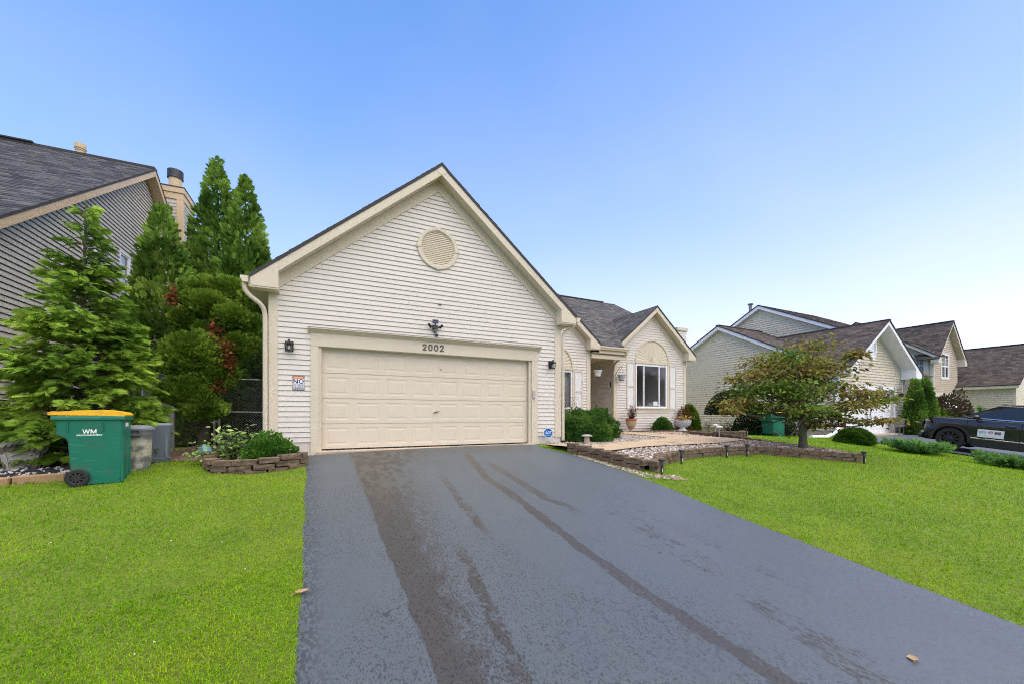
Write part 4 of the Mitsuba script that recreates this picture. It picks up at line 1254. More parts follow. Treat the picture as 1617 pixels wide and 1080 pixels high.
# the young pale conifer at the left
r = np.random.default_rng(31)
k = thing("young_conifer", "tall feathery light green conifer in front of the grey house", "conifer")
CX_, CY_, CZ_, CH = -3.52, 9.35, -.15, 4.55
part(k, "trunk", tube([(CX_, CY_, -.4), (CX_ + .02, CY_, 1.2), (CX_ - .01, CY_, 2.8), (CX_ + .02, CY_, CZ_ + CH)], [.085, .06, .035, .006], 8), "bark", smooth=True)
VF, twigs = [], MB()
hs = np.concatenate([r.uniform(-.05, 2.35, 380), r.uniform(2.1, 3.4, 120), r.uniform(3.2, 4.4, 42)])
for hh in hs:
    L = np.interp(hh, [0, .5, 1.3, 2.3, 3.0, 3.8, 4.5], [.92, 1.05, .95, .68, .50, .28, .04]) * r.uniform(.72, 1.12)
    az = r.uniform(0, 2 * np.pi)
    o = np.array([math.cos(az), math.sin(az), 0])
    rise = np.interp(hh, [0, 2, 4.5], [.34, .42, .85])
    s = np.linspace(0, 1, 9)
    path = np.array([CX_, CY_, CZ_ + hh]) + o * L * s[:, None] + np.array([0, 0, 1.0]) * (L * (rise * s - .30 * s * s))[:, None]
    twigs.tube(path, np.linspace(.012, .002, 9), 4, cap=False)
    m = max(int(L / (.034 if hh < 2.4 else .040)), 4)
    tt = r.uniform(.10, 1.0, m) ** .40 if hh < 2.4 else r.uniform(.12, 1, m)
    P = np.c_[[np.interp(tt, s, path[:, q]) for q in range(3)]].T
    side = np.cross(o, [0, 0, 1.0])
    sg = r.choice([-1, 1], m)[:, None]
    D = o * r.uniform(.6, 1.1, (m, 1)) + side * sg * r.uniform(.2, 1.0, (m, 1)) + np.array([0, 0, 1.0]) * r.uniform(-.35, .45, (m, 1))
    VF.append((P, D))
P, D = np.vstack([p for p, _ in VF]), np.vstack([d for _, d in VF])
tone = greens(P, r, [(.110, .215, .030), (.200, .340, .044), (.300, .460, .062), (.390, .540, .085)], 2.0, 8)
s = scatter(FROND, P, D, r.uniform(.12, .22, len(P)), tone, r, roll=r.normal(0, .75, len(P)))
part(k, "foliage", s[:2], "leaf", color=s[2], kind="stuff")
part(k, "twigs", twigs, "bark", kind="stuff")


def mound(label, x, y, z0, rx, ry, rz, n, tones, tpl, size, seed, name, cat, mat="needle", lumps=.22, freq=2.4, upward=.35, group=None, shell=.72, stems=None):
    r = np.random.default_rng(seed)
    k = thing(name, label, cat, group)
    d = r.normal(0, 1, (n, 3))
    d[:, 2] = np.abs(d[:, 2]) * 1.0 - .25 * (r.random(n) < .35)
    d /= np.linalg.norm(d, axis=1, keepdims=True)
    kk = 1 + lumps * 2 * (meshkit.fbm(d * freq + seed, 3, seed) - .5)
    P = np.array([x, y, z0]) + d * np.array([rx, ry, rz]) * kk[:, None] * (1 - shell * r.random((n, 1)) ** 2.3)
    keep = P[:, 2] > z0 - .02
    P, d = P[keep], d[keep]
    s = scatter(tpl, P, d + np.array([0, 0, upward]), size * r.uniform(.7, 1.35, len(P)), greens(P, r, tones, 3.2, seed), r, roll=r.uniform(0, 3.1, len(P)), jitter=.28)
    part(k, "foliage", s[:2], mat, color=s[2], kind="stuff")
    mb = MB()
    for a in r.uniform(0, 6.28, 5):
        mb.tube([(x, y, z0 - .1), (x + .4 * rx * math.cos(a), y + .4 * ry * math.sin(a), z0 + rz * .45)], [.03, .012], 5)
    part(k, "stems", mb, "bark")
    return k


SPR = [(.040, .105, .020), (.070, .160, .030), (.105, .215, .040), (.140, .265, .050)]
mound("big mounded dwarf spruce at the corner of the garage", 6.95, 9.62, -.08, .92, .80, .92, 13500, SPR, TUFT, .078, 41, "dwarf_spruce", "spruce bush", lumps=.40, freq=4.4)
mound("second dwarf spruce mound, behind the bigger one by the porch", 8.05, 10.45, -.05, .86, .75, .98, 10500, SPR[:3], TUFT, .078, 42, "dwarf_spruce", "spruce bush", lumps=.40, freq=4.2)
mound("small round green bush under the bay window", 13.02, 12.30, .05, .42, .36, .56, 2600, SPR[:3], SPRIG, .07, 43, "round_bush", "bush", lumps=.10)
mound("yellow green fine leaved bush at the right corner of the bay", 15.15, 12.75, -.02, .46, .46, 1.20, 4200, [(.045, .085, .010), (.090, .150, .014), (.145, .215, .022)], TUFT, .11, 44, "yellow_green_bush", "bush", upward=1.2, lumps=.18)
mound("reddish brown shrub behind the white urn", 14.55, 12.55, -.02, .34, .26, 1.05, 1500, [(.085, .040, .022), (.15, .070, .035), (.20, .105, .050)], LEAF_S, .075, 45, "russet_shrub", "shrub", mat="leaf", lumps=.3)
YEW = [(.014, .032, .012), (.022, .046, .015), (.030, .060, .020)]
mound("large clipped round dark yew against the beige house", 17.5, 12.3, .75, 1.25, 1.1, 1.12, 12000, YEW, TUFT, .07, 46, "clipped_yew", "yew", lumps=.06)
mound("lower dark yew behind the far green cart", 18.7, 12.0, -.25, 1.15, .9, 1.25, 9000, YEW, TUFT, .075, 47, "low_yew", "yew", lumps=.10)
mound("dark yew half hidden behind the small tree trunk", 19.7, 11.6, -.25, .85, .75, 1.35, 6000, YEW, TUFT, .075, 48, "low_yew", "yew", lumps=.12)
part(next(q for q in labels if q == "clipped_yew"), "foliage", scatter(TUFT, np.array([17.6, 12.2, -.2]) + np.random.default_rng(3).normal(0, 1, (2500, 3)) * np.array([.5, .45, .3]), np.random.default_rng(4).normal(0, 1, (2500, 3)), .08, np.array(YEW[1]), np.random.default_rng(5))[:2], "needle", color=YEW[1], kind="stuff")


def spreading(label, x, y, z0, L, n_stems, tones, seed, name, cat, size=.13, spread=(1, 1), rise=(.15, .5), group=None, tpl=None, arc=(0, 6.283), dens=.035):
    """A spreading juniper: feathery arching branches from one root."""
    r = np.random.default_rng(seed)
    k = thing(name, label, cat, group)
    Ps, Ds, mb = [], [], MB()
    for _ in range(n_stems):
        az = r.uniform(*arc)
        o = np.array([math.cos(az) * spread[0], math.sin(az) * spread[1], 0])
        ln = L * r.uniform(.45, 1.05)
        ri = r.uniform(*rise)
        s = np.linspace(0, 1, 7)
        path = np.array([x, y, z0]) + o * ln * s[:, None] + np.array([0, 0, 1.0]) * (ln * (ri * s - .25 * ri * s * s))[:, None]
        path[:, 2] += np.interp(s, [0, 1], [0, gz(path[-1, 0], path[-1, 1]) - gz(x, y)])
        mb.tube(path, np.linspace(.014, .003, 7), 4, cap=False)
        m = int(ln * np.linalg.norm(o) / dens)
        tt = r.uniform(.15, 1.0, m) ** .8
        P = np.c_[[np.interp(tt, s, path[:, q]) for q in range(3)]].T + r.normal(0, .025, (m, 3))
        side = np.cross(o, [0, 0, 1.0])
        D = o * r.uniform(.5, 1.2, (m, 1)) + side * r.normal(0, .55, (m, 1)) + np.array([0, 0, 1.0]) * r.uniform(.0, .75, (m, 1))
        Ps.append(P)
        Ds.append(D)
    P, D = np.vstack(Ps), np.vstack(Ds)
    s = scatter(tpl or TUFT, P, D, size * r.uniform(.7, 1.3, len(P)), greens(P, r, tones, 2.5, seed), r, roll=r.uniform(0, 3.1, len(P)))
    part(k, "foliage", s[:2], "needle", color=s[2], kind="stuff")
    part(k, "stems", mb, "bark", kind="stuff")
    return k


JU = [(0.068, 0.172, 0.047), (0.116, 0.259, 0.067), (0.186, 0.362, 0.086), (0.259, 0.467, 0.105)]
mound("round grassy green bush in front of the white garage door", 18.3, 7.95, float(gz(18.3, 7.95)) - .02, .62, .58, .56, 5200, [(.025, .075, .010), (.050, .125, .014), (.080, .165, .02)], TUFT, .13, 51, "grassy_bush", "bush", lumps=.12, upward=.9)
spreading("low spreading juniper along the lawn beside the black car", 18.35, 6.15, float(gz(18.35, 6.15)) + .05, 1.55, 150, JU, 52, "spreading_juniper", "juniper", size=.11, spread=(1.0, .50), rise=(.08, .34), dens=.024)
spreading("juniper at the right edge of the lawn", 17.9, 4.05, float(gz(17.9, 4.05)) + .02, .72, 130, JU, 53, "edge_juniper", "juniper", size=.11, rise=(.15, .75), dens=.022)
arborvitae("left one of the twin columnar arborvitae by the white garage", 27.45, 9.35, -.4, 2.95, .44, ARB[:3], 5200, 54, size=.14, belly=.25, name="columnar_arborvitae", lumps=.16)
arborvitae("right one of the twin columnar arborvitae by the white garage", 27.95, 9.12, -.4, 3.02, .46, ARB[:3], 5600, 55, size=.14, belly=.25, name="columnar_arborvitae", lumps=.16)
mound("brown leaved shrub by the porch of the taupe house", 32.0, 9.6, -.6, 1.6, 1.2, 2.55, 5000, [(.070, .050, .035), (.105, .075, .048), (.080, .085, .040)], LEAF_S, .16, 56, "brown_shrub", "shrub", mat="leaf", lumps=.3)
spreading("tall feathery juniper in front of the taupe garage wall", 31.0, 7.9, -.5, 2.1, 130, JU[:3], 57, "feathery_juniper", "juniper", size=.26, rise=(.35, 1.0), dens=.05)
mound("rounded yellow green bush behind the bonnet of the black car", 29.05, 9.1, -.6, .62, .6, 1.65, 4000, [(.060, .120, .012), (.105, .180, .018), (.14, .21, .022)], TUFT, .14, 58, "round_green_bush", "bush", lumps=.10)
mound("leafy shrub filling the gap by the porch column of the taupe house", 33.5, 12.0, -.6, .9, .8, 2.6, 2200, ARB, LEAF_S, .18, 59, "porch_shrub", "shrub", mat="leaf", lumps=.3)

# boxwood and pale leaved plant in the small planter, red barberry by the porch
BOX = [(0.045, 0.134, 0.018), (0.085, 0.213, 0.027), (0.157, 0.325, 0.045)]
mound("small leaved green boxwood in the block planter", -.72, 8.45, -.08, .40, .32, .46, 4600, BOX, LEAF_S, .050, 61, "boxwood", "boxwood", mat="leaf", lumps=.42, freq=3.4, upward=.6)


def leafy(label, name, cat, stems, leaf, size, tones, seed, per=14, spread=.06, group=None, droop=0.0, stem_r=.006):
    """Thin stems with leaves along them."""
    r = np.random.default_rng(seed)
    k = thing(name, label, cat, group)
    mb, Ps, Ds = MB(), [], []
    for a, b in stems:
        a, b = np.asarray(a, float), np.asarray(b, float)
        s = np.linspace(0, 1, 6)
        bow = np.array([r.normal(0, .05), r.normal(0, .05), 0])
        path = a + (b - a) * s[:, None] + bow * np.sin(s * np.pi)[:, None] + np.array([0, 0, -droop]) * (s * s)[:, None]
        mb.tube(path, np.linspace(stem_r, stem_r * .4, 6), 4, cap=False)
        tt = r.uniform(.2, 1.0, per)
        P = np.c_[[np.interp(tt, s, path[:, q]) for q in range(3)]].T + r.normal(0, spread, (per, 3))
        Ps.append(P)
        Ds.append(r.normal(0, 1, (per, 3)) * np.array([1, 1, .35]) + np.array([0, 0, -.1]))
    P, D = np.vstack(Ps), np.vstack(Ds)
    s = scatter(leaf, P, D, size * r.uniform(.6, 1.3, len(P)), greens(P, r, tones, 5.0, seed), r)
    part(k, "leaves", s[:2], "leaf", color=s[2], kind="stuff")
    part(k, "stems", mb, "bark", kind="stuff")
    return k


r = np.random.default_rng(62)
st = [((-1.30, 8.62, -.1), (-1.28 + r.normal(0, .24), 8.45 + r.normal(0, .14), r.uniform(.15, .62))) for _ in range(34)]
st += [((-1.45, 8.75, -.1), (-1.85 + r.normal(0, .16), 8.75 + r.normal(0, .1), r.uniform(.05, .25))) for _ in range(9)]
leafy("pale green broad leaved plant left of the boxwood", "pale_plant", "plant", st, LEAF, .105, [(.18, .32, .07), (.28, .42, .12), (.36, .50, .18)], 62, per=9, spread=.05)
r = np.random.default_rng(63)
st = [((6.75, 10.9, .3), (6.75 + r.normal(0, .50), 10.85 + r.normal(0, .3), r.uniform(1.0, 1.72))) for _ in range(70)]
leafy("purple red barberry behind the big dwarf spruce", "barberry", "barberry", st, LEAF_S, .045, [(.050, .012, .018), (.085, .022, .028), (.060, .030, .025)], 63, per=26, spread=.05)
r = np.random.default_rng(64)
st = [((-1.05, 13.0, .0), (-1.30 + r.normal(0, .28), 12.6 + r.normal(0, .35), r.uniform(1.0, 2.9))) for _ in range(60)]
leafy("grey green leafy shrub leaning out beside the garage wall behind the fence", "leafy_shrub", "shrub", st, LEAF, .12, [(.022, .050, .022), (.045, .085, .040), (.075, .125, .060)], 64, per=30, spread=.16)
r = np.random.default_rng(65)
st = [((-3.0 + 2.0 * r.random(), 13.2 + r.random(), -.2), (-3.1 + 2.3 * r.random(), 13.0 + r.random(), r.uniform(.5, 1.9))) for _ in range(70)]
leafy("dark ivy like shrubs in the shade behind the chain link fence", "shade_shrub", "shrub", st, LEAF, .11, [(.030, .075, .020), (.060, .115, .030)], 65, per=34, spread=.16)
r = np.random.default_rng(66)
st = [((9.35, 11.45, .02), (9.35 + r.normal(0, .12), 11.4 + r.normal(0, .1), r.uniform(.1, .42))) for _ in range(14)]
leafy("small yellow leaved plant at the foot of the second spruce", "yellow_plant", "plant", st, LEAF_S, .07, [(.20, .22, .03), (.34, .30, .05)], 66, per=10)

r = np.random.default_rng(67)
st = [((-1.05, 11.3, -.05), (-1.05 + r.normal(0, .14), 11.3 + r.normal(0, .12), r.uniform(.25, .55))) for _ in range(14)]
leafy("pale pink flowering plant just in front of the gate beside the garage", "pink_plant", "plant", st, LEAF_S, .06, [(.45, .34, .36), (.60, .52, .50), (.16, .24, .10)], 67, per=10, spread=.05)

# the small tree in the bed
r = np.random.default_rng(71)
k = thing("small_tree", "small spreading tree with olive green and rusty leaves in the block edged bed", "tree")
TX, TY2, TZ = 11.85, 6.30, -.22
dm = TX * FWD[0] + TY2 * FWD[1]
px2 = lambda px, y, b: np.array([TX, TY2, 0]) + RGT * (px - 1268) * dm / 635 + DEP * b + np.array([0, 0, .73 + (655 - y) * dm / 635])  # noqa: E731
lobes = [(1265, 552, 46, 12), (1225, 566, 34, 12), (1302, 566, 42, 12), (1248, 586, 55, 13), (1322, 580, 36, 10), (1208, 590, 30, 10), (1278, 600, 58, 14), (1190, 615, 34, 10), (1232, 618, 46, 12), (1312, 610, 40, 12),
         (1165, 634, 28, 9), (1203, 640, 40, 9), (1342, 622, 42, 11), (1372, 632, 24, 8), (1265, 622, 50, 12), (1318, 640, 38, 9), (1148, 646, 14, 7), (1250, 646, 38, 9), (1366, 663, 27, 6), (1298, 656, 24, 8), (1285, 575, 40, 12), (1338, 560, 16, 6), (1170, 595, 14, 6), (1285, 668, 16, 8), (1240, 572, 40, 10), (1215, 608, 42, 9), (1290, 588, 48, 10)]
trunk_top = np.array([TX - .02, TY2, .62])
mb = MB()
mb.tube([(TX + .02, TY2, TZ - .2), (TX + .02, TY2, TZ), (TX, TY2, TZ + .3), (TX - .02, TY2, .35), trunk_top], [.16, .125, .095, .088, .08], 10)
tones_g = [(0.075, 0.146, 0.022), (0.135, 0.225, 0.034), (0.206, 0.300, 0.053), (0.225, 0.235, 0.056)]
tones_r = [(0.234, 0.215, 0.055), (0.293, 0.205, 0.066), (0.195, 0.225, 0.047), (0.302, 0.244, 0.078)]
Ps, Ds, Cs = [], [], []
limbs = {}
for q, (px, y, hw_, hh_) in enumerate(lobes):
    for rep in range(2):
        b = r.uniform(-1.0, 1.0) * (1 if abs(px - 1268) < 60 else .6)
        c0 = px2(px, y, b)
        L = hw_ * dm / 635
        # a limb from the trunk to this lobe
        start = trunk_top + np.array([0, 0, min(.9, max(-.25, (c0[2] - .9) * .45))])
        mid = start * .45 + c0 * .55 + np.array([r.normal(0, .06), r.normal(0, .06), -.12])
        mb.tube([trunk_top, start, mid, c0 - np.array([0, 0, .04])], [.060, .045, .022, .007], 6, cap=False)
        n = int(50 + L * 205)
        P = c0 + RGT * (r.normal(0, .40, (n, 1)) * L) + DEP * (r.normal(0, .42, (n, 1)) * L) + np.array([0, 0, 1.0]) * (r.normal(0, .55, (n, 1)) * hh_ * dm / 635)
        for p in P[:: max(n // 8, 1)]:
            mb.tube([c0 - np.array([0, 0, .04]), (c0 + p) / 2 - np.array([0, 0, .03]), p], [.007, .005, .002], 4, cap=False)
        D = (P - c0) * np.array([1, 1, .2]) / (L + .01) + r.normal(0, .55, (n, 3)) * np.array([1, 1, .3]) + np.array([0, 0, -.32])
        tn = tones_r if r.random() < (.75 if px > 1300 or px < 1180 else .30) else tones_g
        Ps.append(P)
        Ds.append(D)
        Cs.append(greens(P, r, tn, 3.0, q))
P, D, C = np.vstack(Ps), np.vstack(Ds), np.vstack(Cs)
rust = (r.random(len(P)) < .03)[:, None]
C = np.where(rust, np.array([.16, .06, .03]), C)
s = scatter(LEAF, P, D, r.uniform(.085, .145, len(P)), C, r, roll=r.normal(0, .6, len(P)), jitter=.16)
part(k, "crown", s[:2], "leaf", color=s[2], kind="stuff")
bare = [((1262, 650), (1215, 668), (1190, 674)), ((1262, 645), (1200, 625), (1150, 598)), ((1275, 660), (1310, 655), (1345, 640)), ((1255, 655), (1230, 690), (1200, 672)), ((1290, 660), (1330, 668), (1360, 672)), ((1245, 600), (1230, 560), (1224, 548))]
for pts in bare:
    b = r.uniform(-.6, .4)
    mb.tube([trunk_top + np.array([0, 0, -.1])] + [px2(px, y, b) for px, y in pts], [.05, .03, .016, .004], 6, cap=False)
p0 = px2(1300, 668, -.5)
n = 60
Pd = p0 + r.normal(0, 1, (n, 3)) * np.array([.10, .10, .14])
s = scatter(LEAF, Pd, r.normal(0, 1, (n, 3)) + np.array([0, 0, -1]), .085, np.array([.11, .04, .025]), r, jitter=.25)
part(k, "withered_leaves", s[:2], "leaf", color=s[2], kind="stuff", label="withered red brown leaves")
part(k, "trunk", mb, "bark", smooth=True)


# street trees across the road, mirrored dark green in the windows
def street_tree(label, x, y, H, R, seed):
    r = np.random.default_rng(seed)
    k = thing("street_tree", label, "tree")
    z0 = float(gz(x, y))
    part(k, "trunk", tube([(x, y, z0 - .3), (x, y, z0 + H * .35), (x + .2, y, z0 + H * .75)], [.28, .2, .06], 8), "bark", smooth=True)
    P, n = [], 420
    for _ in range(16):
        d = r.normal(0, 1, 3)
        c = np.array([x, y, z0 + H * .60]) + d / np.linalg.norm(d) * np.array([R * .6, R * .6, H * .24]) * r.uniform(.5, 1)
        q = r.normal(0, 1, (n, 3))
        P.append(c + q / np.linalg.norm(q, axis=1, keepdims=True) * R * .42 * r.uniform(.75, 1.05, (n, 1)))
    P = np.vstack(P)
    s = scatter(LEAF_S, P, r.normal(0, 1, (len(P), 3)), .34, greens(P, r, [(.020, .048, .012), (.040, .085, .018)], .6, seed), r)
    part(k, "crown", s[:2], "leaf", color=s[2], kind="stuff")


for q, (x, y, H_, R_) in enumerate([(-9, -19, 9, 4), (1, -20.5, 10.5, 4.6), (11, -19.5, 9.5, 4.4), (21, -21, 11, 4.8), (32, -20, 9.5, 4.5), (43, -20, 10.5, 4.8), (54, -21, 10, 4.6)]):
    street_tree(["first", "second", "third", "fourth", "fifth", "sixth", "seventh"][q] + " broad green street tree across the road, counted from the left", x, y, H_, R_, 300 + q)

# ---------------------------------------------------------------- objects


def place(x, y, z, rz=0.0, pitch=0.0, s=1.0):
    return T().translate([x, y, z]).rotate([0, 0, 1], math.degrees(rz)).rotate([0, 1, 0], math.degrees(pitch)).scale(s)


def wheel_parts(parent, c, r, w, tw, spokes=9, mat_color=(.016, .016, .017), rim=(.030, .030, .032), axis="y", tire_name="wheel"):
    """A wheel with its axle along y at c: a tyre, a rim with spokes and a hub."""
    R = np.array([[1, 0, 0], [0, 0, 1], [0, -1, 0]], float)
    prof = [(r * .70, -w / 2), (r * .94, -w / 2), (r, -w * .36), (r, w * .36), (r * .94, w / 2), (r * .70, w / 2), (r * .66, w * .3), (r * .66, -w * .3), (r * .70, -w / 2)]
    k = part(parent, tire_name, MB().lathe(prof, c, 36, axis=R), "satin", color=mat_color, to_world=tw, smooth=False)
    mb = MB().lathe([(r * .60, w * .30), (r * .71, w * .44), (r * .71, w * .50), (r * .66, w * .50), (r * .60, w * .40)], c, 36, axis=R)
    mb.lathe([(0.001, w * .34), (r * .20, w * .34), (r * .22, w * .42), (r * .12, w * .48), (0.001, w * .48)], c, 20, axis=R)
    for q in range(spokes):
        a = 2 * math.pi * q / spokes
        d, e = np.array([math.cos(a), 0, math.sin(a)]), np.array([-math.sin(a), 0, math.cos(a)])
        y = np.array([0, w * .40, 0])
        v = [np.array(c) + d * p + e * s * ww + y + np.array([0, yy_, 0]) for p, ww in ((r * .15, r * .075), (r * .68, r * .05)) for s in (-1, 1) for yy_ in (-.012, .012)]
        m = trimesh.Trimesh(np.array(v)).convex_hull
        mb.add(np.array(m.vertices), np.array(m.faces))
    part(k, "rim", mb, "satin", color=rim, to_world=tw)
    part(k, "backing", MB().lathe([(.001, -w * .1), (r * .68, -w * .1), (r * .68, w * .05), (.001, w * .05)], c, 24, axis=R), "satin", color=(.008, .008, .008), to_world=tw)
    return k


def smooth_poly(pts, r):
    p = Polygon(pts)
    return p.buffer(-r).buffer(2 * r).buffer(-r).simplify(.002)


def rubbish_cart(label, x, y, z, rz, s=1.0, near=True):
    """A two-wheeled cart seen from its side: the hinge and wheels at -x, the front at +x, its side at -y."""
    k = thing("rubbish_cart", label, "rubbish cart", "green carts with yellow lids")
    tz = place(x, y, z, rz, 0, s)
    tw = tz @ T().scale([.76, 1, 1])
    H0, Wt = 1.02, .66
    prof = smooth_poly([(-.52, 1.0), (.40, 1.0), (.375, .0), (-.13, .0), (-.20, .12), (-.335, .18), (-.37, .66), (-.40, .70), (-.50, .745), (-.525, .76)], .018)
    v, f = [], []
    mb = MB()
    # two skins a little apart make the sides draw in towards the bottom
    pts = np.asarray(prof.exterior.coords)[:-1]
    tri_v, tri_f = tri(prof)

    def side(v2, sgn, inset=0.0):
        half = (Wt / 2 - .045 * (1 - v2[:, 1] / 1.0)) - inset
        return np.c_[v2[:, 0], sgn * half, v2[:, 1]]
    bev = .022
    inner = prof.buffer(-bev)
    iv, if_ = tri(inner)
    for sgn in (-1, 1):
        mb.add(side(iv, sgn), if_ if sgn < 0 else if_[:, ::-1])
    outer_r, inner_r = pts, np.asarray(inner.exterior.coords)[:-1]
    m = 160
    ring = lambda poly: np.array([poly.exterior.interpolate(t, normalized=True).coords[0] for t in np.linspace(0, 1, m, endpoint=False)])  # noqa: E731
    o = ring(prof)
    nearest = [inner.exterior.interpolate(inner.exterior.project(Point(p))) for p in o]
    ii = np.array([[p.x, p.y] for p in nearest])
    i = np.arange(m)
    j = (i + 1) % m
    for sgn in (-1, 1):
        a, b = side(ii, sgn), side(o, sgn, bev)
        mb.add(np.vstack([a, b]), np.c_[i, j, j + m, i + m] if sgn < 0 else np.c_[j, i, i + m, j + m])
    mb.add(np.vstack([side(o, -1, bev), side(o, 1, bev)]), np.c_[i, j, j + m, i + m])
    part(k, "body", mb, "cart_green", smooth=35, to_world=tw)
    part(k, "rim", MB().rbox(-.585, .440, -.355, .355, .965, 1.028, .014), "cart_green", to_world=tw)
    rb = MB()
    for xx in (-.36, .12):
        rb.rbox(xx - .008, xx + .008, -.346, -.305, .80, .964, .004).rbox(xx - .008, xx + .008, .305, .346, .80, .964, .004)
    part(k, "rib", rb, "cart_green", to_world=tw)
    # the recessed grab channels on the front
    fb = MB().rbox(.355, .400, -.24, .24, .80, .96, .01).rbox(.36, .398, -.30, -.22, .02, .80, .008).rbox(.36, .398, .22, .30, .02, .80, .008).rbox(.36, .396, -.03, .03, .02, .80, .006).rbox(.36, .392, -.225, .225, .42, .45, .005)
    part(k, "ribs", fb, "cart_green", to_world=tw)
    lidp = Polygon([(-.66, 1.05), (-.60, 1.045), (.43, 1.03), (.44, 1.05), (.40, 1.085), (.12, 1.125), (-.20, 1.115), (-.48, 1.095), (-.56, 1.10), (-.62, 1.085), (-.66, 1.085)])
    fr = Frame((0, 0, 0), (1, 0, 0), (0, 0, 1), (0, -1, 0))
    part(k, "lid", MB().prism(lidp, -.33, .33, fr), "cart_yellow", smooth=30, to_world=tw)
    part(k, "hinge_bar", tube([(-.64, -.30, 1.068), (-.64, .30, 1.068)], .022, 10), "cart_green", smooth=40, to_world=tw)
    part(k, "hinge_pin", tube([(-.64, -.345, 1.068), (-.64, -.331, 1.068)], .020, 10), "satin", color=(.05, .02, .02), to_world=tw)
    for sgn in (-1, 1):
        R = 1 if sgn > 0 else -1
        c = np.array([-.235 * .76, sgn * .325, .125])
        kk = wheel_parts(k, (0, 0, 0), .128, .055, tz @ T().translate(c.tolist()).rotate([0, 0, 1], 0 if sgn > 0 else 180), spokes=9)
    part(k, "axle", tube([(-.235, -.30, .125), (-.235, .30, .125)], .012, 8), "black_metal", to_world=tw)
    sd = Frame((0, 0, 0), (1, 0, 0), (0, 0, 1), (0, -1, 0))
    half = lambda zz: Wt / 2 - .045 * (1 - zz) + .0015  # noqa: E731
    if near:
        part(k, "lettering", text("WM", .058, .002, Frame((-.07, -half(.82), .775), (1.35, 0, 0), (0, .045, 1), (0, -1, 0))), "satin", color=(.80, .82, .80), to_world=tw)
        part(k, "lettering", text("WASTE MANAGEMENT", .022, .002, Frame((-.07, -half(.76), .738), (1, 0, 0), (0, .045, 1), (0, -1, 0)), width=.36), "satin", color=(.80, .82, .80), to_world=tw)
        part(k, "number_label", MB().box(.4005, .402, -.12, .10, .865, .925), "satin", color=(.74, .76, .74), to_world=tw)
    else:
        part(k, "white_label", MB().box(-.10, .12, -.322, -.318, .84, .885), "satin", color=(.74, .76, .74), to_world=tw)
        part(k, "number_label", MB().box(.4005, .402, -.25, -.02, .80, .865), "satin", color=(.74, .76, .74), to_world=tw)
    return k


rubbish_cart("large green wheeled cart with yellow lid and white lettering on the left lawn", -2.84, 8.00, -.262, math.radians(9), .95)
rubbish_cart("far green wheeled cart with yellow lid behind the small tree", 17.95, 10.75, -.26, math.radians(-14), near=False)

# grey bins by the fence
k = thing("dustbin", "grey lidded dustbin smeared with cream paint, next to the green cart", "dustbin")
bx, by, bz = -2.64, 8.68, -.20
part(k, "body", MB().lathe([(.001, .0), (.17, .0), (.175, .02), (.20, .58), (.212, .60), (.212, .70), (.20, .70)], (bx, by, bz), 40), "bin_paint", smooth=30)
part(k, "lid", MB().lathe([(.232, .68), (.236, .715), (.222, .73), (.17, .752), (.09, .765), (.001, .77)], (bx, by, bz), 40), "satin", color=(.20, .225, .25), smooth=30)
hb = Frame((bx, by, bz), RGT * .5 + -FWD * .85, (0, 0, 1), np.array([0, 0, 0]))
dirh = (RGT * .55 - FWD * .83)
sid = np.cross([0, 0, 1.0], dirh)
hf = Frame(np.array([bx, by, bz]) + dirh * .205, sid, (0, 0, 1), dirh)
part(k, "handle", MB().prism(sbox(-.10, .60, .10, .70).difference(sbox(-.075, .625, .075, .68)), 0, .045, hf), "satin", color=(.12, .13, .14))


def _binpaint(p, n, uv):
    a = fbm(p.x * 7, p.y * 7, p.z * 5, octaves=4)
    zone = smoothstep(-.30, -.15, p.z) * smoothstep(.42, .25, p.z)
    m = smoothstep(.44, .62, a + .03 * zone) * .8 * zone
    fleck = smoothstep(.70, .74, noise(p.x * 42, p.y * 42, p.z * 42))
    c = mix((.115, .12, .118), (.155, .16, .155), fbm(p.x * 3, p.y * 3, p.z * 3))
    c = c * (1 - m) + mi.Color3f(.52, .50, .36) * m
    return c * (1 - fleck * m * .8) + mi.Color3f(.13, .08, .05) * (fleck * m * .8)


scene["bin_paint"] = pbr(proc(_binpaint), .6)


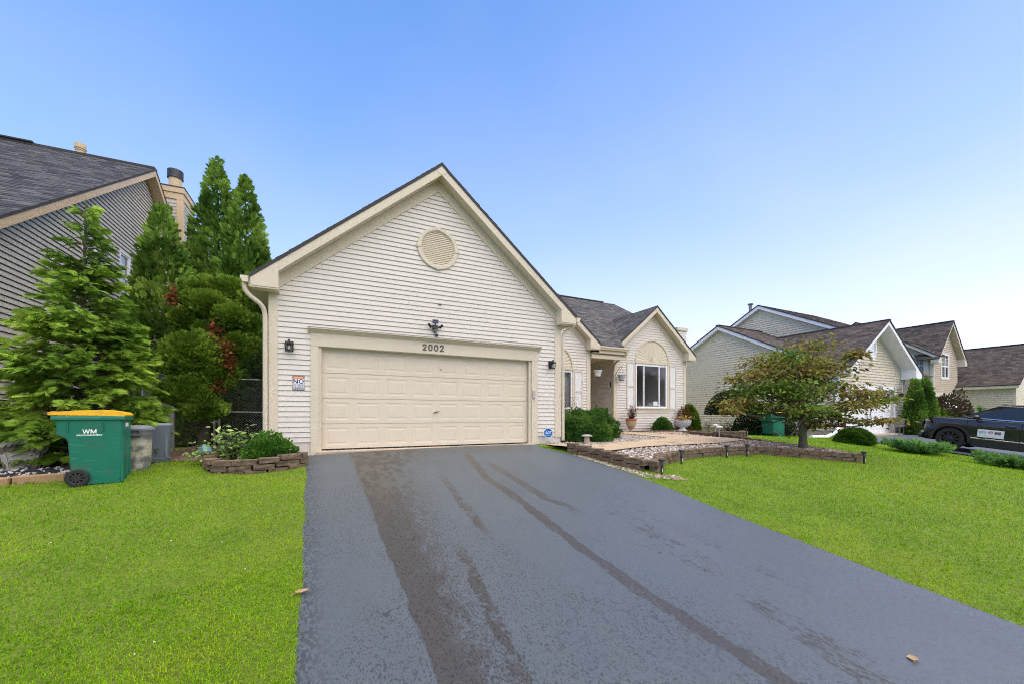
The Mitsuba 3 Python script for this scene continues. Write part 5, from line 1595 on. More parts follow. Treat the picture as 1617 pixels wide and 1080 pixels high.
def tote(label, x, y, z, rz, tilt, w, d, hh, roll=0.0):
    k = thing("storage_bin", label, "bin", "slate grey plastic bins by the fence")
    tw = place(x, y, z, rz, tilt, 1.0)
    mb = MB()
    lev = [(0, .80, .03), (.03, .83, .05), (.16, .86, .06), (.17, .885, .065), (.92, .99, .07), (.97, .99, .07), (1.0, .93, .06)]
    rings = []
    for t, sc, rd in lev:
        rings.append(_ring(w * sc, d * sc, .06 if t > 0 else .05, t * hh))
    m = len(rings[0])
    V = np.vstack(rings + [[[0, 0, hh * 1.012]], [[0, 0, 0]]])
    i = np.arange(m)
    j = (i + 1) % m
    F = [np.c_[a * m + i, a * m + j, (a + 1) * m + j] for a in range(len(rings) - 1)] + [np.c_[a * m + i, (a + 1) * m + j, (a + 1) * m + i] for a in range(len(rings) - 1)]
    F += [np.c_[(len(rings) - 1) * m + i, (len(rings) - 1) * m + j, np.full(m, len(rings) * m)], np.c_[j, i, np.full(m, len(rings) * m + 1)]]
    part(k, "body", (V, np.vstack(F)), "satin", color=(.105, .128, .148), smooth=40, to_world=tw)
    rb = MB()
    for s in (-1, 1):
        for xx in (-w * .30, w * .30):
            rb.rbox(xx - .02, xx + .02, s * (d * .455) - .012, s * (d * .455) + .012, .20 * hh, .94 * hh, .008)
    rb.rbox(-w * .46, w * .46, -d * .455, d * .455, .165 * hh, .185 * hh, .006)
    part(k, "ribs", rb, "satin", color=(.16, .19, .215), to_world=tw)
    part(k, "lid", (np.vstack([_ring(w * 1.03, d * 1.03, .07, hh * .965), _ring(w * 1.03, d * 1.03, .07, hh * .992), _ring(w * .95, d * .95, .06, hh * 1.02), [[0, 0, hh * 1.03]]]),
                    np.vstack([np.c_[a * m + i, a * m + j, (a + 1) * m + j] for a in range(2)] + [np.c_[a * m + i, (a + 1) * m + j, (a + 1) * m + i] for a in range(2)] + [np.c_[2 * m + i, 2 * m + j, np.full(m, 3 * m)]])), "satin", color=(.20, .235, .265), smooth=40, to_world=tw)
    part(k, "foot_label", MB().box(-.02, .14, -d * .44, -d * .425, .05 * hh, .09 * hh), "satin", color=(.02, .02, .022), to_world=tw)


def _ring(w, d, r, z, n=6):
    out = []
    for cx, cy, a0 in ((w / 2 - r, d / 2 - r, 0), (-w / 2 + r, d / 2 - r, 90), (-w / 2 + r, -d / 2 + r, 180), (w / 2 - r, -d / 2 + r, 270)):
        for t in np.linspace(0, 90, n):
            a = math.radians(a0 + t)
            out.append([cx + r * math.cos(a), cy + r * math.sin(a), z])
    return np.array(out)


tote("slate grey plastic bin behind the paint smeared dustbin", -2.60, 9.30, -.17, math.radians(28), 0, .46, .42, .74)
tote("slate grey plastic bin leaning beside the pruned juniper trunk", -2.40, 9.85, -.12, math.radians(20), 3.0, .44, .40, .72)
k = thing("blue_bucket", "small pale blue upturned plastic bowl on the soil by the gate", "bowl")
part(k, "bowl", MB().lathe([(.125, 0), (.13, .015), (.122, .06), (.105, .12), (.07, .165), (.001, .18)], (-2.03, 10.2, -.06), 28), "satin", color=(.20, .42, .52), smooth=40)
part(k, "rim", MB().lathe([(.125, 0), (.14, .004), (.14, .018), (.128, .018)], (-2.03, 10.2, -.06), 28), "satin", color=(.20, .42, .52))

# chain link fence and gate


def chain(parent, p0, p1, z0, z1, step=.060, r=.0017):
    p0, p1 = np.asarray(p0, float), np.asarray(p1, float)
    L = np.linalg.norm(p1 - p0)
    u = (p1 - p0) / L
    mb = MB()
    H = z1 - z0
    nrm = np.array([-u[1], u[0]])
    for s in (-1, 1):
        for c in np.arange(-H, L + H, step):
            a0, a1 = (c, c + H) if s > 0 else (c + H, c)
            lo, hi = sorted((a0, a1))
            if hi < 0 or lo > L:
                continue
            t0, t1 = 0.0, 1.0
            if a0 != a1:
                ts_ = sorted([(0 - a0) / (a1 - a0), (L - a0) / (a1 - a0)])
                t0, t1 = max(0, ts_[0]), min(1, ts_[1])
            if t1 - t0 < .01:
                continue
            P = [np.r_[p0 + u * (a0 + (a1 - a0) * t) + nrm * .003 * s, z0 + H * t] for t in (t0, t1)]
            mb.tube(P, r, 3, cap=False)
    return part(parent, "chain_mesh", mb, "galvanised", kind="stuff")


k = thing("chain_link_gate", "chain link fence and gate closing the side yard between the juniper and the garage", "gate")
for xx, ztop in ((-2.32, .78), (-2.20, .95), (-2.10, .92), (-.90, 1.62)):
    part(k, "post", MB().tube([(xx, 12.0, -.3), (xx, 12.0, ztop)], .026, 12), "galvanised", smooth=40)
for z in (1.62, .80, -.02):
    part(k, "rail", MB().tube([(-2.90 if z != -.02 else -2.06, 12.0, z), (-.84, 12.0, z)], .019, 10), "galvanised", smooth=40)
chain(k, (-2.95, 12.01), (-.84, 12.01), -.02, 1.61)
part(k, "latch", MB().rbox(-2.21, -2.09, 11.96, 11.99, .22, .25, .005), "galvanised")
part(k, "latch", MB().rbox(-2.21, -2.09, 11.96, 11.99, .08, .11, .005), "galvanised")
k = thing("chain_link_fence", "chain link fence panel running back beside the light conifer", "fence")
part(k, "post", MB().tube([(-2.98, 10.05, -.4), (-2.98, 10.05, 1.60)], .030, 12), "galvanised", smooth=40)
part(k, "post", MB().tube([(-2.98, 11.99, -.4), (-2.98, 11.99, 1.62)], .030, 12), "galvanised", smooth=40)
part(k, "angle_post", MB().box(-3.09, -3.045, 10.0, 10.006, .4, 1.95).box(-3.095, -3.09, 9.995, 10.035, .4, 1.95), "galvanised")
part(k, "rail", MB().tube([(-2.98, 10.05, 1.60), (-2.98, 11.99, 1.60)], .020, 10), "galvanised", smooth=40)
chain(k, (-2.97, 10.05), (-2.97, 11.99), -.1, 1.6, r=.0024)

# ---------------------------------------------------------------- block walls
BLK = []
for q in range(6):
    rr = np.random.default_rng(100 + q)
    m = trimesh.Trimesh(*chamfer(-.5, .5, -.5, .5, -.5, .5, .06)).subdivide()
    v = np.array(m.vertices)
    v += (meshkit.fbm(v * 3.1 + q * 5, 3, q)[:, None] - .5) * .16 * v / (np.linalg.norm(v, axis=1, keepdims=True) + 1e-6) + rr.normal(0, .008, v.shape)
    BLK.append((v, np.array(m.faces)))


def block_wall(label, name, path, zbase, courses, bl=.30, bh=.10, bd=.18, seed=1, group=None, cat="retaining wall", skip=()):
    r = np.random.default_rng(seed)
    k = thing(name, label, cat, group)
    p = np.asarray(path, float)
    seg = np.r_[0, np.cumsum(np.linalg.norm(np.diff(p, axis=0), axis=1))]
    at = lambda s: np.array([np.interp(s, seg, p[:, 0]), np.interp(s, seg, p[:, 1])])  # noqa: E731
    cnt = 0
    for c in range(courses):
        s = -.5 * bl * (c % 2) * .9
        while s < seg[-1] - .05:
            ln = bl * r.uniform(.82, 1.15)
            a, b = at(max(s, 0)), at(min(s + ln, seg[-1]))
            if np.linalg.norm(b - a) > .08:
                m = (a + b) / 2
                yaw = math.atan2(b[1] - a[1], b[0] - a[0]) + r.normal(0, .02)
                z = float(zbase(m[0], m[1])) + (c + .5) * bh
                v, f = BLK[r.integers(6)]
                sc = np.array([np.linalg.norm(b - a) + .004, bd * r.uniform(.92, 1.05), bh - .005])
                cnt += 1
                if (c, cnt) not in skip:
                    part(k, "block", ((v * sc) @ rotz(yaw).T + np.array([m[0], m[1], z]) + np.r_[r.normal(0, .006, 2), 0], f), "block_stone")
            s += ln + .006
    return k


ground_at = lambda x, y: gz(x, y) - .015  # noqa: E731
block_wall("two course brown block wall along the driveway edge by the path", "block_wall", [(5.44, 7.98), (5.55, 7.5), (5.66, 6.9), (5.72, 6.3), (5.82, 5.92)], ground_at, 2, .34, .125, .20, 1)
block_wall("long curved brown block wall at the front of the planting bed", "block_wall", [(5.95, 5.86), (6.25, 5.98), (6.55, 6.28), (7.0, 6.50), (7.7, 6.68), (8.6, 6.80), (9.8, 6.78), (10.5, 6.68), (11.05, 6.26), (11.65, 5.76), (12.12, 5.34), (12.5, 5.30)], ground_at, 2, .30, .115, .19, 2)
block_wall("low single course block edge along the back of the planting bed", "block_edge", [(12.62, 5.40), (12.86, 5.80), (12.62, 6.93), (12.30, 7.9), (12.25, 8.8), (12.75, 10.7)], lambda x, y: gz(x, y) + .02, 1, .32, .13, .16, 3)
block_wall("low block wall of the little bed beside the bay", "block_edge", [(12.2, 9.25), (13.5, 9.15), (14.4, 9.6), (15.3, 10.4)], lambda x, y: gz(x, y) + .0, 2, .30, .10, .16, 4)
block_wall("thin block edging under the bay window", "block_edge", [(11.0, 12.05), (12.2, 12.05), (13.6, 11.5), (14.2, 11.2)], lambda x, y: zb(x, y) - .02, 1, .30, .09, .12, 5)
block_wall("small curved planter wall of brown blocks left of the garage door", "planter_wall", [(-1.66, 8.98), (-1.62, 8.45), (-1.45, 8.08), (-.98, 7.92), (-.55, 7.98), (-.16, 8.22)], lambda x, y: gz(x, y) - .03 - .05 * sstep(-.2, -1.5, x), 3, .34, .095, .20, 6)
pl = Polygon([(-1.60, 9.18), (-1.6, 8.5), (-1.42, 8.12), (-.98, 7.98), (-.55, 8.04), (-.18, 8.28), (-.18, 9.10), (-.8, 9.18)])
struct("planter_soil", sheet(pl, lambda x, y: -.09 + 0 * x, .5), "mulch", "dark soil in the small block planter")
k = thing("edging", "tan edging slabs in the grass at the left, behind the green cart", "edging")
for q, (xa, ya, xb_, yb_) in enumerate([(-5.3, 7.84), (-4.78, 7.92), (-4.27, 7.98), (-3.76, 8.06), (-3.26, 8.20)] and [(-5.3, 7.84, -4.80, 7.92), (-4.78, 7.925, -4.28, 7.99), (-4.26, 7.995, -3.78, 8.07), (-3.76, 8.075, -3.28, 8.19), (-3.26, 8.195, -2.85, 8.34)]):
    yaw = math.atan2(yb_ - ya, xb_ - xa)
    L_ = math.hypot(xb_ - xa, yb_ - ya)
    m = ((xa + xb_) / 2, (ya + yb_) / 2)
    v, f = chamfer(-L_ / 2, L_ / 2, -.09, .09, -.11, .02, .012)
    part(k, "slab", (v @ rotz(yaw).T + np.array([m[0], m[1], float(gz(*m)) + .075]), f), "edging_stone")
scene["edging_stone"] = pbr(tint((.36, .235, .125), .12, 4, (1, 1, 1), (.20, .14, .08), .35), .9)


def stones(name, label, poly, n, zf, tones, seed, size=(.018, .045), where=None):
    r = np.random.default_rng(seed)
    x0, y0, x1, y1 = poly.bounds
    P = np.c_[r.uniform(x0, x1, n * 4), r.uniform(y0, y1, n * 4)]
    P = P[shapely.contains_xy(poly, P[:, 0], P[:, 1])][:n]
    base = trimesh.Trimesh([[1, 0, 0], [-1, 0, 0], [0, 1, 0], [0, -1, 0], [0, 0, 1], [0, 0, -1.0]], [[0, 2, 4], [2, 1, 4], [1, 3, 4], [3, 0, 4], [2, 0, 5], [1, 2, 5], [3, 1, 5], [0, 3, 5]])
    tv, tf = np.array(base.vertices), np.array(base.faces)
    m = len(P)
    S = r.uniform(size[0], size[1], (m, 1, 1)) * np.stack([r.uniform(.7, 1.3, m), r.uniform(.7, 1.3, m), r.uniform(.4, .75, m)], -1)[:, None]
    V = tv[None] * S * (1 + .22 * r.normal(0, 1, (m, len(tv), 1)))
    a = r.uniform(0, 6.28, m)
    c, s = np.cos(a)[:, None], np.sin(a)[:, None]
    V = np.stack([V[..., 0] * c - V[..., 1] * s, V[..., 0] * s + V[..., 1] * c, V[..., 2]], -1)
    V += np.c_[P, zf(P[:, 0], P[:, 1]) + .008][:, None]
    F = tf[None] + (np.arange(m) * len(tv))[:, None, None]
    t = np.array(tones)
    C = t[r.integers(0, len(t), m)] * r.uniform(.75, 1.25, (m, 1))
    key = number(name)
    scene[key] = mikit.ply((V.reshape(-1, 3), F.reshape(-1, 3)), "matte", color=np.repeat(C, len(tv), 0).clip(0, .85))
    labels[key] = {"label": label, "category": "stones", "kind": "stuff"}


inner_bed = bed_poly.buffer(-.16).difference(walk.buffer(.01))
stones("pale_gravel", "pale grey and white gravel in the bed by the path", inner_bed.intersection(sbox(5, 6, 10.9, 13)), 5200, lambda x, y: zb(x, y), [(.40, .37, .33), (.52, .49, .45), (.27, .24, .21), (.37, .31, .25), (.18, .15, .13)], 81)
stones("brown_gravel", "brown and pinkish gravel around the small tree", inner_bed.intersection(sbox(10.2, 4, 16, 13)), 3600, lambda x, y: zb(x, y), [(.40, .29, .22), (.30, .20, .15), (.46, .38, .32), (.20, .13, .10), (.50, .46, .42)], 82)
stones("strip_gravel", "gravel strip at the foot of the garage corner and along the driveway edge", Polygon([(5.24, 8.95), (5.98, 8.95), (5.98, 9.18), (5.24, 9.18)]).union(Polygon([(5.30, 7.6), (5.44, 7.6), (5.60, 6.4), (5.75, 5.75), (6.2, 5.5), (6.1, 5.15), (5.45, 5.55), (5.40, 6.2)])), 900, lambda x, y: np.where(y > 8.8, zb(x, y) - .01, gz(x, y)), [(.34, .29, .24), (.44, .40, .35), (.22, .17, .13), (.30, .22, .15)], 83, (.014, .034))
stones("lava_rock", "black and white stones around the carved stone", left_bed.intersection(sbox(-6, 8.0, -2.9, 8.75)), 900, lambda x, y: gz(x, y) + .06, [(.03, .03, .033), (.05, .05, .055), (.04, .04, .05), (.55, .54, .52)], 84, (.03, .07))

# carved stone ornament
k = thing("carved_stone", "weathered carved stone corbel with scrolls on the left bed", "stone ornament")
so = np.array([-3.93, 8.62, -.13])
sf_ = Frame(so, RGT * .80 + FWD * .60, (0, 0, 1), -FWD * .80 + RGT * .60)
outl = smooth_poly([(-.17, 0), (.17, 0), (.20, .22), (.24, .40), (.18, .48), (.06, .50), (.0, .58), (-.06, .50), (-.18, .48), (-.24, .40), (-.20, .22)], .015)
scene["weathered_stone"] = pbr(tint((.36, .345, .31), .22, 4, (1, 1, 1), (.12, .105, .09), .44), .95)
mb = MB().prism(outl, -.20, .0, sf_).prism(outl.buffer(-.025).difference(outl.buffer(-.06)), 0, .022, sf_)
part(k, "block", mb, "weathered_stone")


def scroll(cx, cz, R, s):
    t = np.linspace(0, 2.6 * np.pi, 40)
    rr_ = R * (1 - t / t[-1] * .8)
    return tube(sf_(np.c_[cx + s * rr_ * np.cos(t), cz + rr_ * np.sin(t), np.full(40, .012)]), .014, 6)


for s in (-1, 1):
    part(k, "scroll", scroll(s * .10, .40, .065, s), "weathered_stone", smooth=True)
    part(k, "scroll", scroll(s * .07, .16, .05, s), "weathered_stone", smooth=True)
for zc, R in ((.32, .09), (.25, .075), (.10, .07)):
    a = np.linspace(.15, np.pi - .15, 14)
    part(k, "moulding", tube(sf_(np.c_[R * 1.3 * np.cos(a), zc + R * .55 * np.sin(a), np.full(14, .014)]), .016, 6), "weathered_stone", smooth=True)

# ---------------------------------------------------------------- fixtures on the house


def lantern(label, x, z, y, rz=0.0):
    k = thing("wall_lantern", label, "wall lantern", "black lanterns either side of the garage door")
    fr = front(y)
    part(k, "backplate", MB().rbox(x - .075, x + .075, z - .10, z + .10, .016, .045, .008, fr=fr), "black_metal")
    part(k, "arm", MB().tube([fr([x, z + .04, .04]), fr([x, z + .10, .09]), fr([x, z + .09, .13])], .012, 8), "black_metal")
    c = fr([x, z - .03, .14])
    part(k, "roof", MB().lathe([(.085, .055), (.088, .065), (.03, .10), (.02, .12), (.022, .14), (.001, .155)], c, 6), "black_metal")
    part(k, "base", MB().lathe([(.001, -.085), (.055, -.085), (.06, -.07), (.001, -.068)], c, 6), "black_metal")
    mb = MB()
    for q in range(6):
        a = math.pi / 3 * q
        mb.tube([c + np.array([.055 * math.cos(a), .055 * math.sin(a), -.075]), c + np.array([.078 * math.cos(a), .078 * math.sin(a), .058])], .006, 5)
    part(k, "cage", mb, "black_metal")
    part(k, "glass", MB().lathe([(.048, -.07), (.068, .055)], c, 6), "clear_glass")
    part(k, "bulb", MB().lathe([(.001, -.05), (.02, -.045), (.022, .0), (.012, .03)], c, 12), "satin", color=(.55, .53, .48))


lantern("black wall lantern left of the garage door above the sign", -.456, 2.10, W1)
lantern("black wall lantern right of the garage door by the corner", 5.655, 2.07, W1)
k = thing("security_light", "solar security light with two black lamp heads above the garage door", "security light")
part(k, "solar_panel", MB().rbox(2.43, 2.57, 2.825, 2.915, .10, .115, .004, fr=f1), "gloss", color=(.035, .035, .075))
part(k, "bracket", MB().tube([f1([2.50, 2.83, .10]), f1([2.50, 2.78, .06])], .014, 8), "black_metal")
part(k, "body", MB().rbox(2.44, 2.56, 2.70, 2.79, .016, .11, .012, fr=f1), "black_metal")
for s in (-1, 1):
    part(k, "arm", MB().tube([f1([2.5 + s * .055, 2.745, .07]), f1([2.5 + s * .10, 2.745, .09])], .012, 8), "black_metal")
    part(k, "lamp_head", MB().tube([f1([2.5 + s * .10, 2.735, .075]), f1([2.5 + s * .165, 2.80, .12])], .028, 12), "black_metal", smooth=40)
part(k, "sensor", MB().lathe([(.001, -.085), (.04, -.07), (.048, -.03), (.045, .0), (.001, .005)], f1([2.505, 2.70, .065]), 16), "gloss", color=(.12, .13, .08), smooth=40)
k = thing("small_camera", "tiny dark box camera under the security light", "camera")
part(k, "housing", MB().rbox(2.51, 2.575, 2.545, 2.60, .016, .07, .006, fr=f1), "satin", color=(.06, .05, .045))
part(k, "lens", tube([f1([2.54, 2.572, .069]), f1([2.54, 2.572, .078])], .016, 12), "gloss", color=(.01, .01, .012))
part(h, "hook", MB().tube([f1([2.585, 3.305, .02]), f1([2.64, 3.285, .045]), f1([2.655, 3.27, .04])], .011, 6), "black_metal")

# warning sign on the wall
k = thing("warning_sign", "white sign with orange band reading NO in big letters left of the garage door", "sign")
sx0, sx1, sz0, sz1 = -.402, -.185, 1.226, 1.522
part(k, "plate", MB().rbox(sx0, sx1, sz0, sz1, .020, .026, .002, fr=f1), "satin", color=(.115, .10, .10))
part(k, "face", MB().box(sx0 + .006, sx1 - .006, sz0 + .045, sz1 - .008, .026, .0272, fr=f1), "satin", color=(.72, .72, .76))
part(k, "band", MB().box(sx0 + .006, sx1 - .006, sz1 - .06, sz1 - .008, .0272, .0284, fr=f1), "satin", color=(.56, .20, .07))
cxs = (sx0 + sx1) / 2
tline = lambda s, hgt, z, w, c, n: part(k, "lettering", text(s, hgt, .0012, Frame(f1([cxs, z, n]), (1, 0, 0), (0, 0, 1), (0, -1, 0)), width=w), "satin", color=c)  # noqa: E731
tline("CAUTION", .028, sz1 - .050, .16, (.75, .62, .48), .0284)
tline("NO", .088, sz0 + .140, .185, (.020, .020, .045), .0272)
tline("STUPID", .034, sz0 + .093, .185, (.030, .030, .055), .0272)
tline("PEOPLE", .034, sz0 + .052, .185, (.030, .030, .055), .0272)
tline("BEYOND THIS POINT", .016, sz0 + .016, .19, (.70, .70, .72), .026)

# alarm company sign on a stake
k = thing("yard_sign", "blue octagonal alarm sign on a stake at the right garage corner", "sign")
yx, yy_, yz = 5.47, 9.0, .262
oct_ = lambda R: Polygon([(R * math.cos(math.pi / 8 + q * math.pi / 4), R * math.sin(math.pi / 8 + q * math.pi / 4)) for q in range(8)])  # noqa: E731
of = Frame((yx, yy_, yz), (.95, -.31, 0), (0, 0, 1), (-.31, -.95, 0))
part(k, "plate", MB().prism(oct_(.135), -.004, .0, of), "satin", color=(.62, .70, .80))
part(k, "face", MB().prism(oct_(.120), .0, .0015, of), "satin", color=(.012, .105, .36))
part(k, "lettering", text("ADT", .072, .0015, Frame(of([0, -.022, .0015]), of.u, of.v + of.u * .18, of.n), width=.165), "satin", color=(.78, .80, .84))
part(k, "wave", MB().prism(Polygon([(-.10, -.055), (-.03, -.045), (.04, -.058), (.10, -.045), (.09, -.064), (.03, -.076), (-.04, -.062), (-.09, -.072)]), .0015, .003, of), "satin", color=(.10, .36, .72))
part(k, "stake", MB().tube([of([0, -.13, -.01]), of([0, -.36, -.01])], .008, 8), "satin", color=(.50, .52, .55))
part(k, "garden_hook", MB().tube([of([.0 + .05 * math.cos(a), -.27 + .055 * math.sin(a), .01]) for a in np.linspace(-.6, np.pi + .6, 12)], .006, 6), "black_metal")

# ---------------------------------------------------------------- path lights, urns, baskets
places = [(5.93, 5.62), (7.22, 6.28), (9.05, 6.52), (9.80, 6.50), (12.16, 5.08)]
names = ["black path light at the corner of the block wall by the driveway", "black path light, second from the driveway along the curved wall", "black path light third along the curved wall", "black path light near the middle of the curved wall, nearest the tree on its left", "black path light at the right tip of the block wall"]
for (x, y), lab in zip(places, names):
    k = thing("path_light", lab, "path light", "black solar path lights along the block wall")
    z = float(gz(x, y))
    part(k, "stake", MB().tube([(x, y, z - .1), (x, y, z + .20)], .022, 10), "black_metal", smooth=40)
    part(k, "lens", MB().lathe([(.034, .20), (.040, .275)], (x, y, z), 16), "satin", color=(.06, .065, .065))
    part(k, "cap", MB().lathe([(.040, .275), (.062, .278), (.062, .300), (.045, .312), (.001, .315)], (x, y, z), 18), "black_metal")
    part(k, "tag", MB().box(x - .007, x + .007, y - .027, y - .024, z + .06, z + .13), "satin", color=(.72, .74, .76))
k = thing("path_light", "tan bollard light with a flat grey cap in front of the big spruce mound", "path light")
x, y, z = 6.42, 8.62, -.03
part(k, "post", MB().lathe([(.075, 0), (.075, .14), (.068, .155), (.068, .20)], (x, y, z), 16), "satin", color=(.42, .34, .25), smooth=30)
part(k, "cap", MB().lathe([(.055, .20), (.14, .205), (.145, .215), (.10, .245), (.03, .258), (.001, .26)], (x, y, z), 20), "satin", color=(.34, .32, .30), smooth=30)
for (x, y), lab, hh in (((12.15, 9.02), "white capped mushroom path light at the little bed", .34), ((13.55, 9.02), "short dark path light at the corner of the little bed", .28), ((14.45, 10.9), "small grey lantern light beside the white urn", .36)):
    k = thing("path_light", lab, "path light")
    z = float(gz(x, y))
    part(k, "stake", MB().tube([(x, y, z - .1), (x, y, z + hh)], .020, 10), "galvanised" if hh > .3 else "black_metal", smooth=40)
    part(k, "cap", MB().lathe([(.03, hh), (.11, hh + .005), (.10, hh + .03), (.05, hh + .06), (.001, hh + .065)] if hh > .3 else [(.03, hh), (.05, hh + .005), (.05, hh + .03), (.001, hh + .035)], (x, y, z), 18), "satin", color=(.58, .58, .56) if hh > .3 else (.03, .03, .03), smooth=30)

k = thing("terracotta_urn", "stone coloured urn with orange rim and dry red plant beside the porch", "urn")
x, y, z = 11.36, 12.35, .06
part(k, "bowl", MB().lathe([(.001, .0), (.12, .0), (.125, .03), (.06, .06), (.055, .10), (.13, .17), (.19, .30), (.205, .44), (.20, .46)], (x, y, z), 28), "urn_stone", smooth=35)
part(k, "rim", MB().lathe([(.19, .455), (.225, .46), (.232, .49), (.22, .52), (.19, .51), (.18, .44)], (x, y, z), 28), "satin", color=(.40, .095, .030), smooth=35)
scene["urn_stone"] = pbr(tint((.40, .30, .185), .16, 6, (1, 1, 1), (.30, .12, .06), .30), .85)
r = np.random.default_rng(91)
st = [((x, y, z + .48), (x + r.normal(.10, .13), y + r.normal(0, .1), z + r.uniform(.62, 1.16))) for _ in range(34)]
leafy("dry red brown plant growing in the orange rimmed urn", "red_plant", "plant", st, LEAF_S, .07, [(.10, .045, .035), (.19, .075, .045), (.14, .08, .06)], 91, per=14, spread=.03)
k = thing("white_urn", "white pedestal urn full of flowers under the bay window", "urn")
x, y, z = 13.6, 11.78, .05
part(k, "pedestal", MB().lathe([(.001, .0), (.20, .0), (.20, .05), (.15, .08), (.10, .13), (.09, .17)], (x, y, z), 28), "satin", color=(.66, .67, .69), smooth=35)
part(k, "bowl", MB().lathe([(.08, .165), (.16, .20), (.26, .27), (.31, .37), (.325, .42), (.35, .435), (.35, .46), (.31, .455), (.26, .40), (.001, .38)], (x, y, z), 32), "satin", color=(.60, .62, .65), smooth=35)
part(k, "flutes", MB().add(*(lambda m: (np.vstack([a for a, _ in m]), np.vstack([f + 8 * 0 + i * len(m[0][0]) for i, (_, f) in enumerate(m)])))([tube([(x + q * math.cos(a), y + q * math.sin(a), z + zz) for q, zz in ((.17, .20), (.268, .27), (.322, .38))], .012, 5) for a in np.linspace(0, 6.28, 24, endpoint=False)])), "satin", color=(.60, .62, .65), kind="stuff")
r = np.random.default_rng(92)
for nm, lab, tn, cc, sd in (("yellow_flowers", "yellow flowers in the white urn", [(.62, .40, .02), (.66, .50, .06)], (x + .08, y, z + .60), (.10, .08, .10)), ("pink_flowers", "pale pink and rust flowers in the white urn", [(.50, .25, .22), (.55, .40, .33), (.30, .10, .05)], (x + .02, y, z + .56), (.22, .14, .09))):
    stt = [((x + r.normal(0, .1), y + r.normal(0, .08), z + .38), tuple(np.array(cc) + r.normal(0, 1, 3) * np.array(sd))) for _ in range(26)]
    leafy(lab, nm, "flowers", stt, LEAF, .075, tn, 93, per=7, spread=.03)


def basket(label, x, y, z, color, hook):
    k = thing("hanging_basket", label, "hanging basket")
    part(k, "bowl", MB().lathe([(.001, 0), (.085, 0), (.10, .01), (.155, .20), (.175, .21), (.175, .235), (.15, .235), (.09, .03)], (x, y, z), 24), "satin", color=color, smooth=30)
    part(k, "saucer", MB().lathe([(.001, -.02), (.09, -.02), (.10, -.005), (.001, -.002)], (x, y, z), 20), "satin", color=(.10, .11, .10))
    mb = MB()
    for q in range(3):
        a = 2.1 * q + .5
        mb.tube([(x + .165 * math.cos(a), y + .165 * math.sin(a), z + .23), (x, y, z + hook)], .0035, 4)
    part(k, "hanger", mb, "black_metal")


basket("white hanging basket in the dark porch", 9.66, 12.30, 2.19, (.66, .67, .64), .66)
basket("grey hanging basket on a bracket at the porch corner", 11.03, 12.52, 2.11, (.40, .41, .42), .52)
k = thing("basket_bracket", "thin black bracket arm holding the grey basket at the bay corner", "bracket")
part(k, "arm", MB().tube([(10.90, 12.76, 2.30), (10.95, 12.68, 2.50), (11.02, 12.54, 2.70), (11.06, 12.48, 2.66), (11.03, 12.52, 2.62)], .008, 6), "black_metal")
part(k, "plate", MB().rbox(10.885, 10.915, 12.755, 12.772, 2.22, 2.42, .004), "black_metal")

# things by the neighbour's garage
k = thing("grey_box", "grey rectangular box on thin legs at the right side of the white garage door", "grey box")
part(k, "box", MB().rbox(26.45, 26.98, 9.55, 9.82, .12, .56, .02), "satin", color=(.16, .165, .17))
for xx in (26.5, 26.93):
    for yv in (9.6, 9.78):
        part(k, "leg", MB().box(xx - .015, xx + .015, yv - .015, yv + .015, -.28, .12), "satin", color=(.10, .10, .10))
k = thing("drain_extension", "white downspout extension lying on the grass beside the beige house", "drain pipe")
zt = lambda x, y: float(gz(x, y)) + .07  # noqa: E731
part(k, "pipe", tube([(21.47, 9.93, .16), (21.3, 9.93, -.05), (20.7, 10.0, zt(20.7, 10.0)), (20.0, 9.98, zt(20.0, 9.98)), (19.4, 9.90, zt(19.4, 9.9))], [.07, .08, .085, .08, .075], 10), "white_vinyl", smooth=40)
part(k, "outlet", tube([(19.4, 9.90, zt(19.4, 9.9)), (19.15, 9.86, zt(19.15, 9.86) - .02)], [.075, .095], 10), "white_vinyl", smooth=40)
k = thing("wall_vent", "small pale vent hood low on the side of the beige house", "vent hood")
part(k, "hood", MB().rbox(21.38, 21.58, 16.6, 16.9, .12, .42, .03), "satin", color=(.40, .38, .34))
part(k, "flap", MB().rbox(21.37, 21.39, 16.64, 16.86, .05, .14, .005), "satin", color=(.20, .19, .17))
k = thing("wall_light", "black wall lantern right of the white garage door", "wall lantern")
part(k, "backplate", MB().rbox(27.40, 27.50, 1.62, 1.86, .03, .06, .01, fr=rf), "black_metal")
part(k, "lamp", MB().lathe([(.001, -.12), (.06, -.11), (.075, .04), (.09, .05), (.02, .13), (.001, .14)], rf([27.45, 1.76, .14]), 8), "black_metal")

# fallen leaves on the driveway


def fallen(label, x, y, size, rz):
    k = thing("fallen_leaf", label, "leaf")
    n = 13
    t = np.linspace(0, 1, n)
    w = .36 * np.sin(np.pi * t ** .8) * (1 + .18 * np.sin(t * 21))
    curl = .10 * (t - .5) ** 2
    L_ = np.c_[t - .5, w, curl + .10]
    M_ = np.c_[t - .5, 0 * t, curl + .02]
    R_ = np.c_[t - .5, -w * .9, curl + .14]
    V = np.vstack([L_, M_, R_]) * size
    i = np.arange(n - 1)
    F = np.vstack([np.c_[i, i + n, i + n + 1, i + 1], np.c_[i + n, i + 2 * n, i + 2 * n + 1, i + n + 1]])
    z = float(gz(x, y)) + .022
    part(k, "blade", (V @ rotz(rz).T + np.array([x, y, z]), F), "leaf", color=(.50, .36, .22), smooth=True)
    part(k, "stalk", tube(np.array([[-.5, 0, .05], [-.62, .03, .05], [-.75, .02, .09]]) * size @ rotz(rz).T + np.array([x, y, z]), .003, 5), "leaf", color=(.40, .26, .14))


fallen("dry tan leaf on the left edge of the driveway", -.09, 3.62, .11, .3)
fallen("pale pink dry leaf on the driveway at the lower right", 3.58, 1.23, .085, .5)

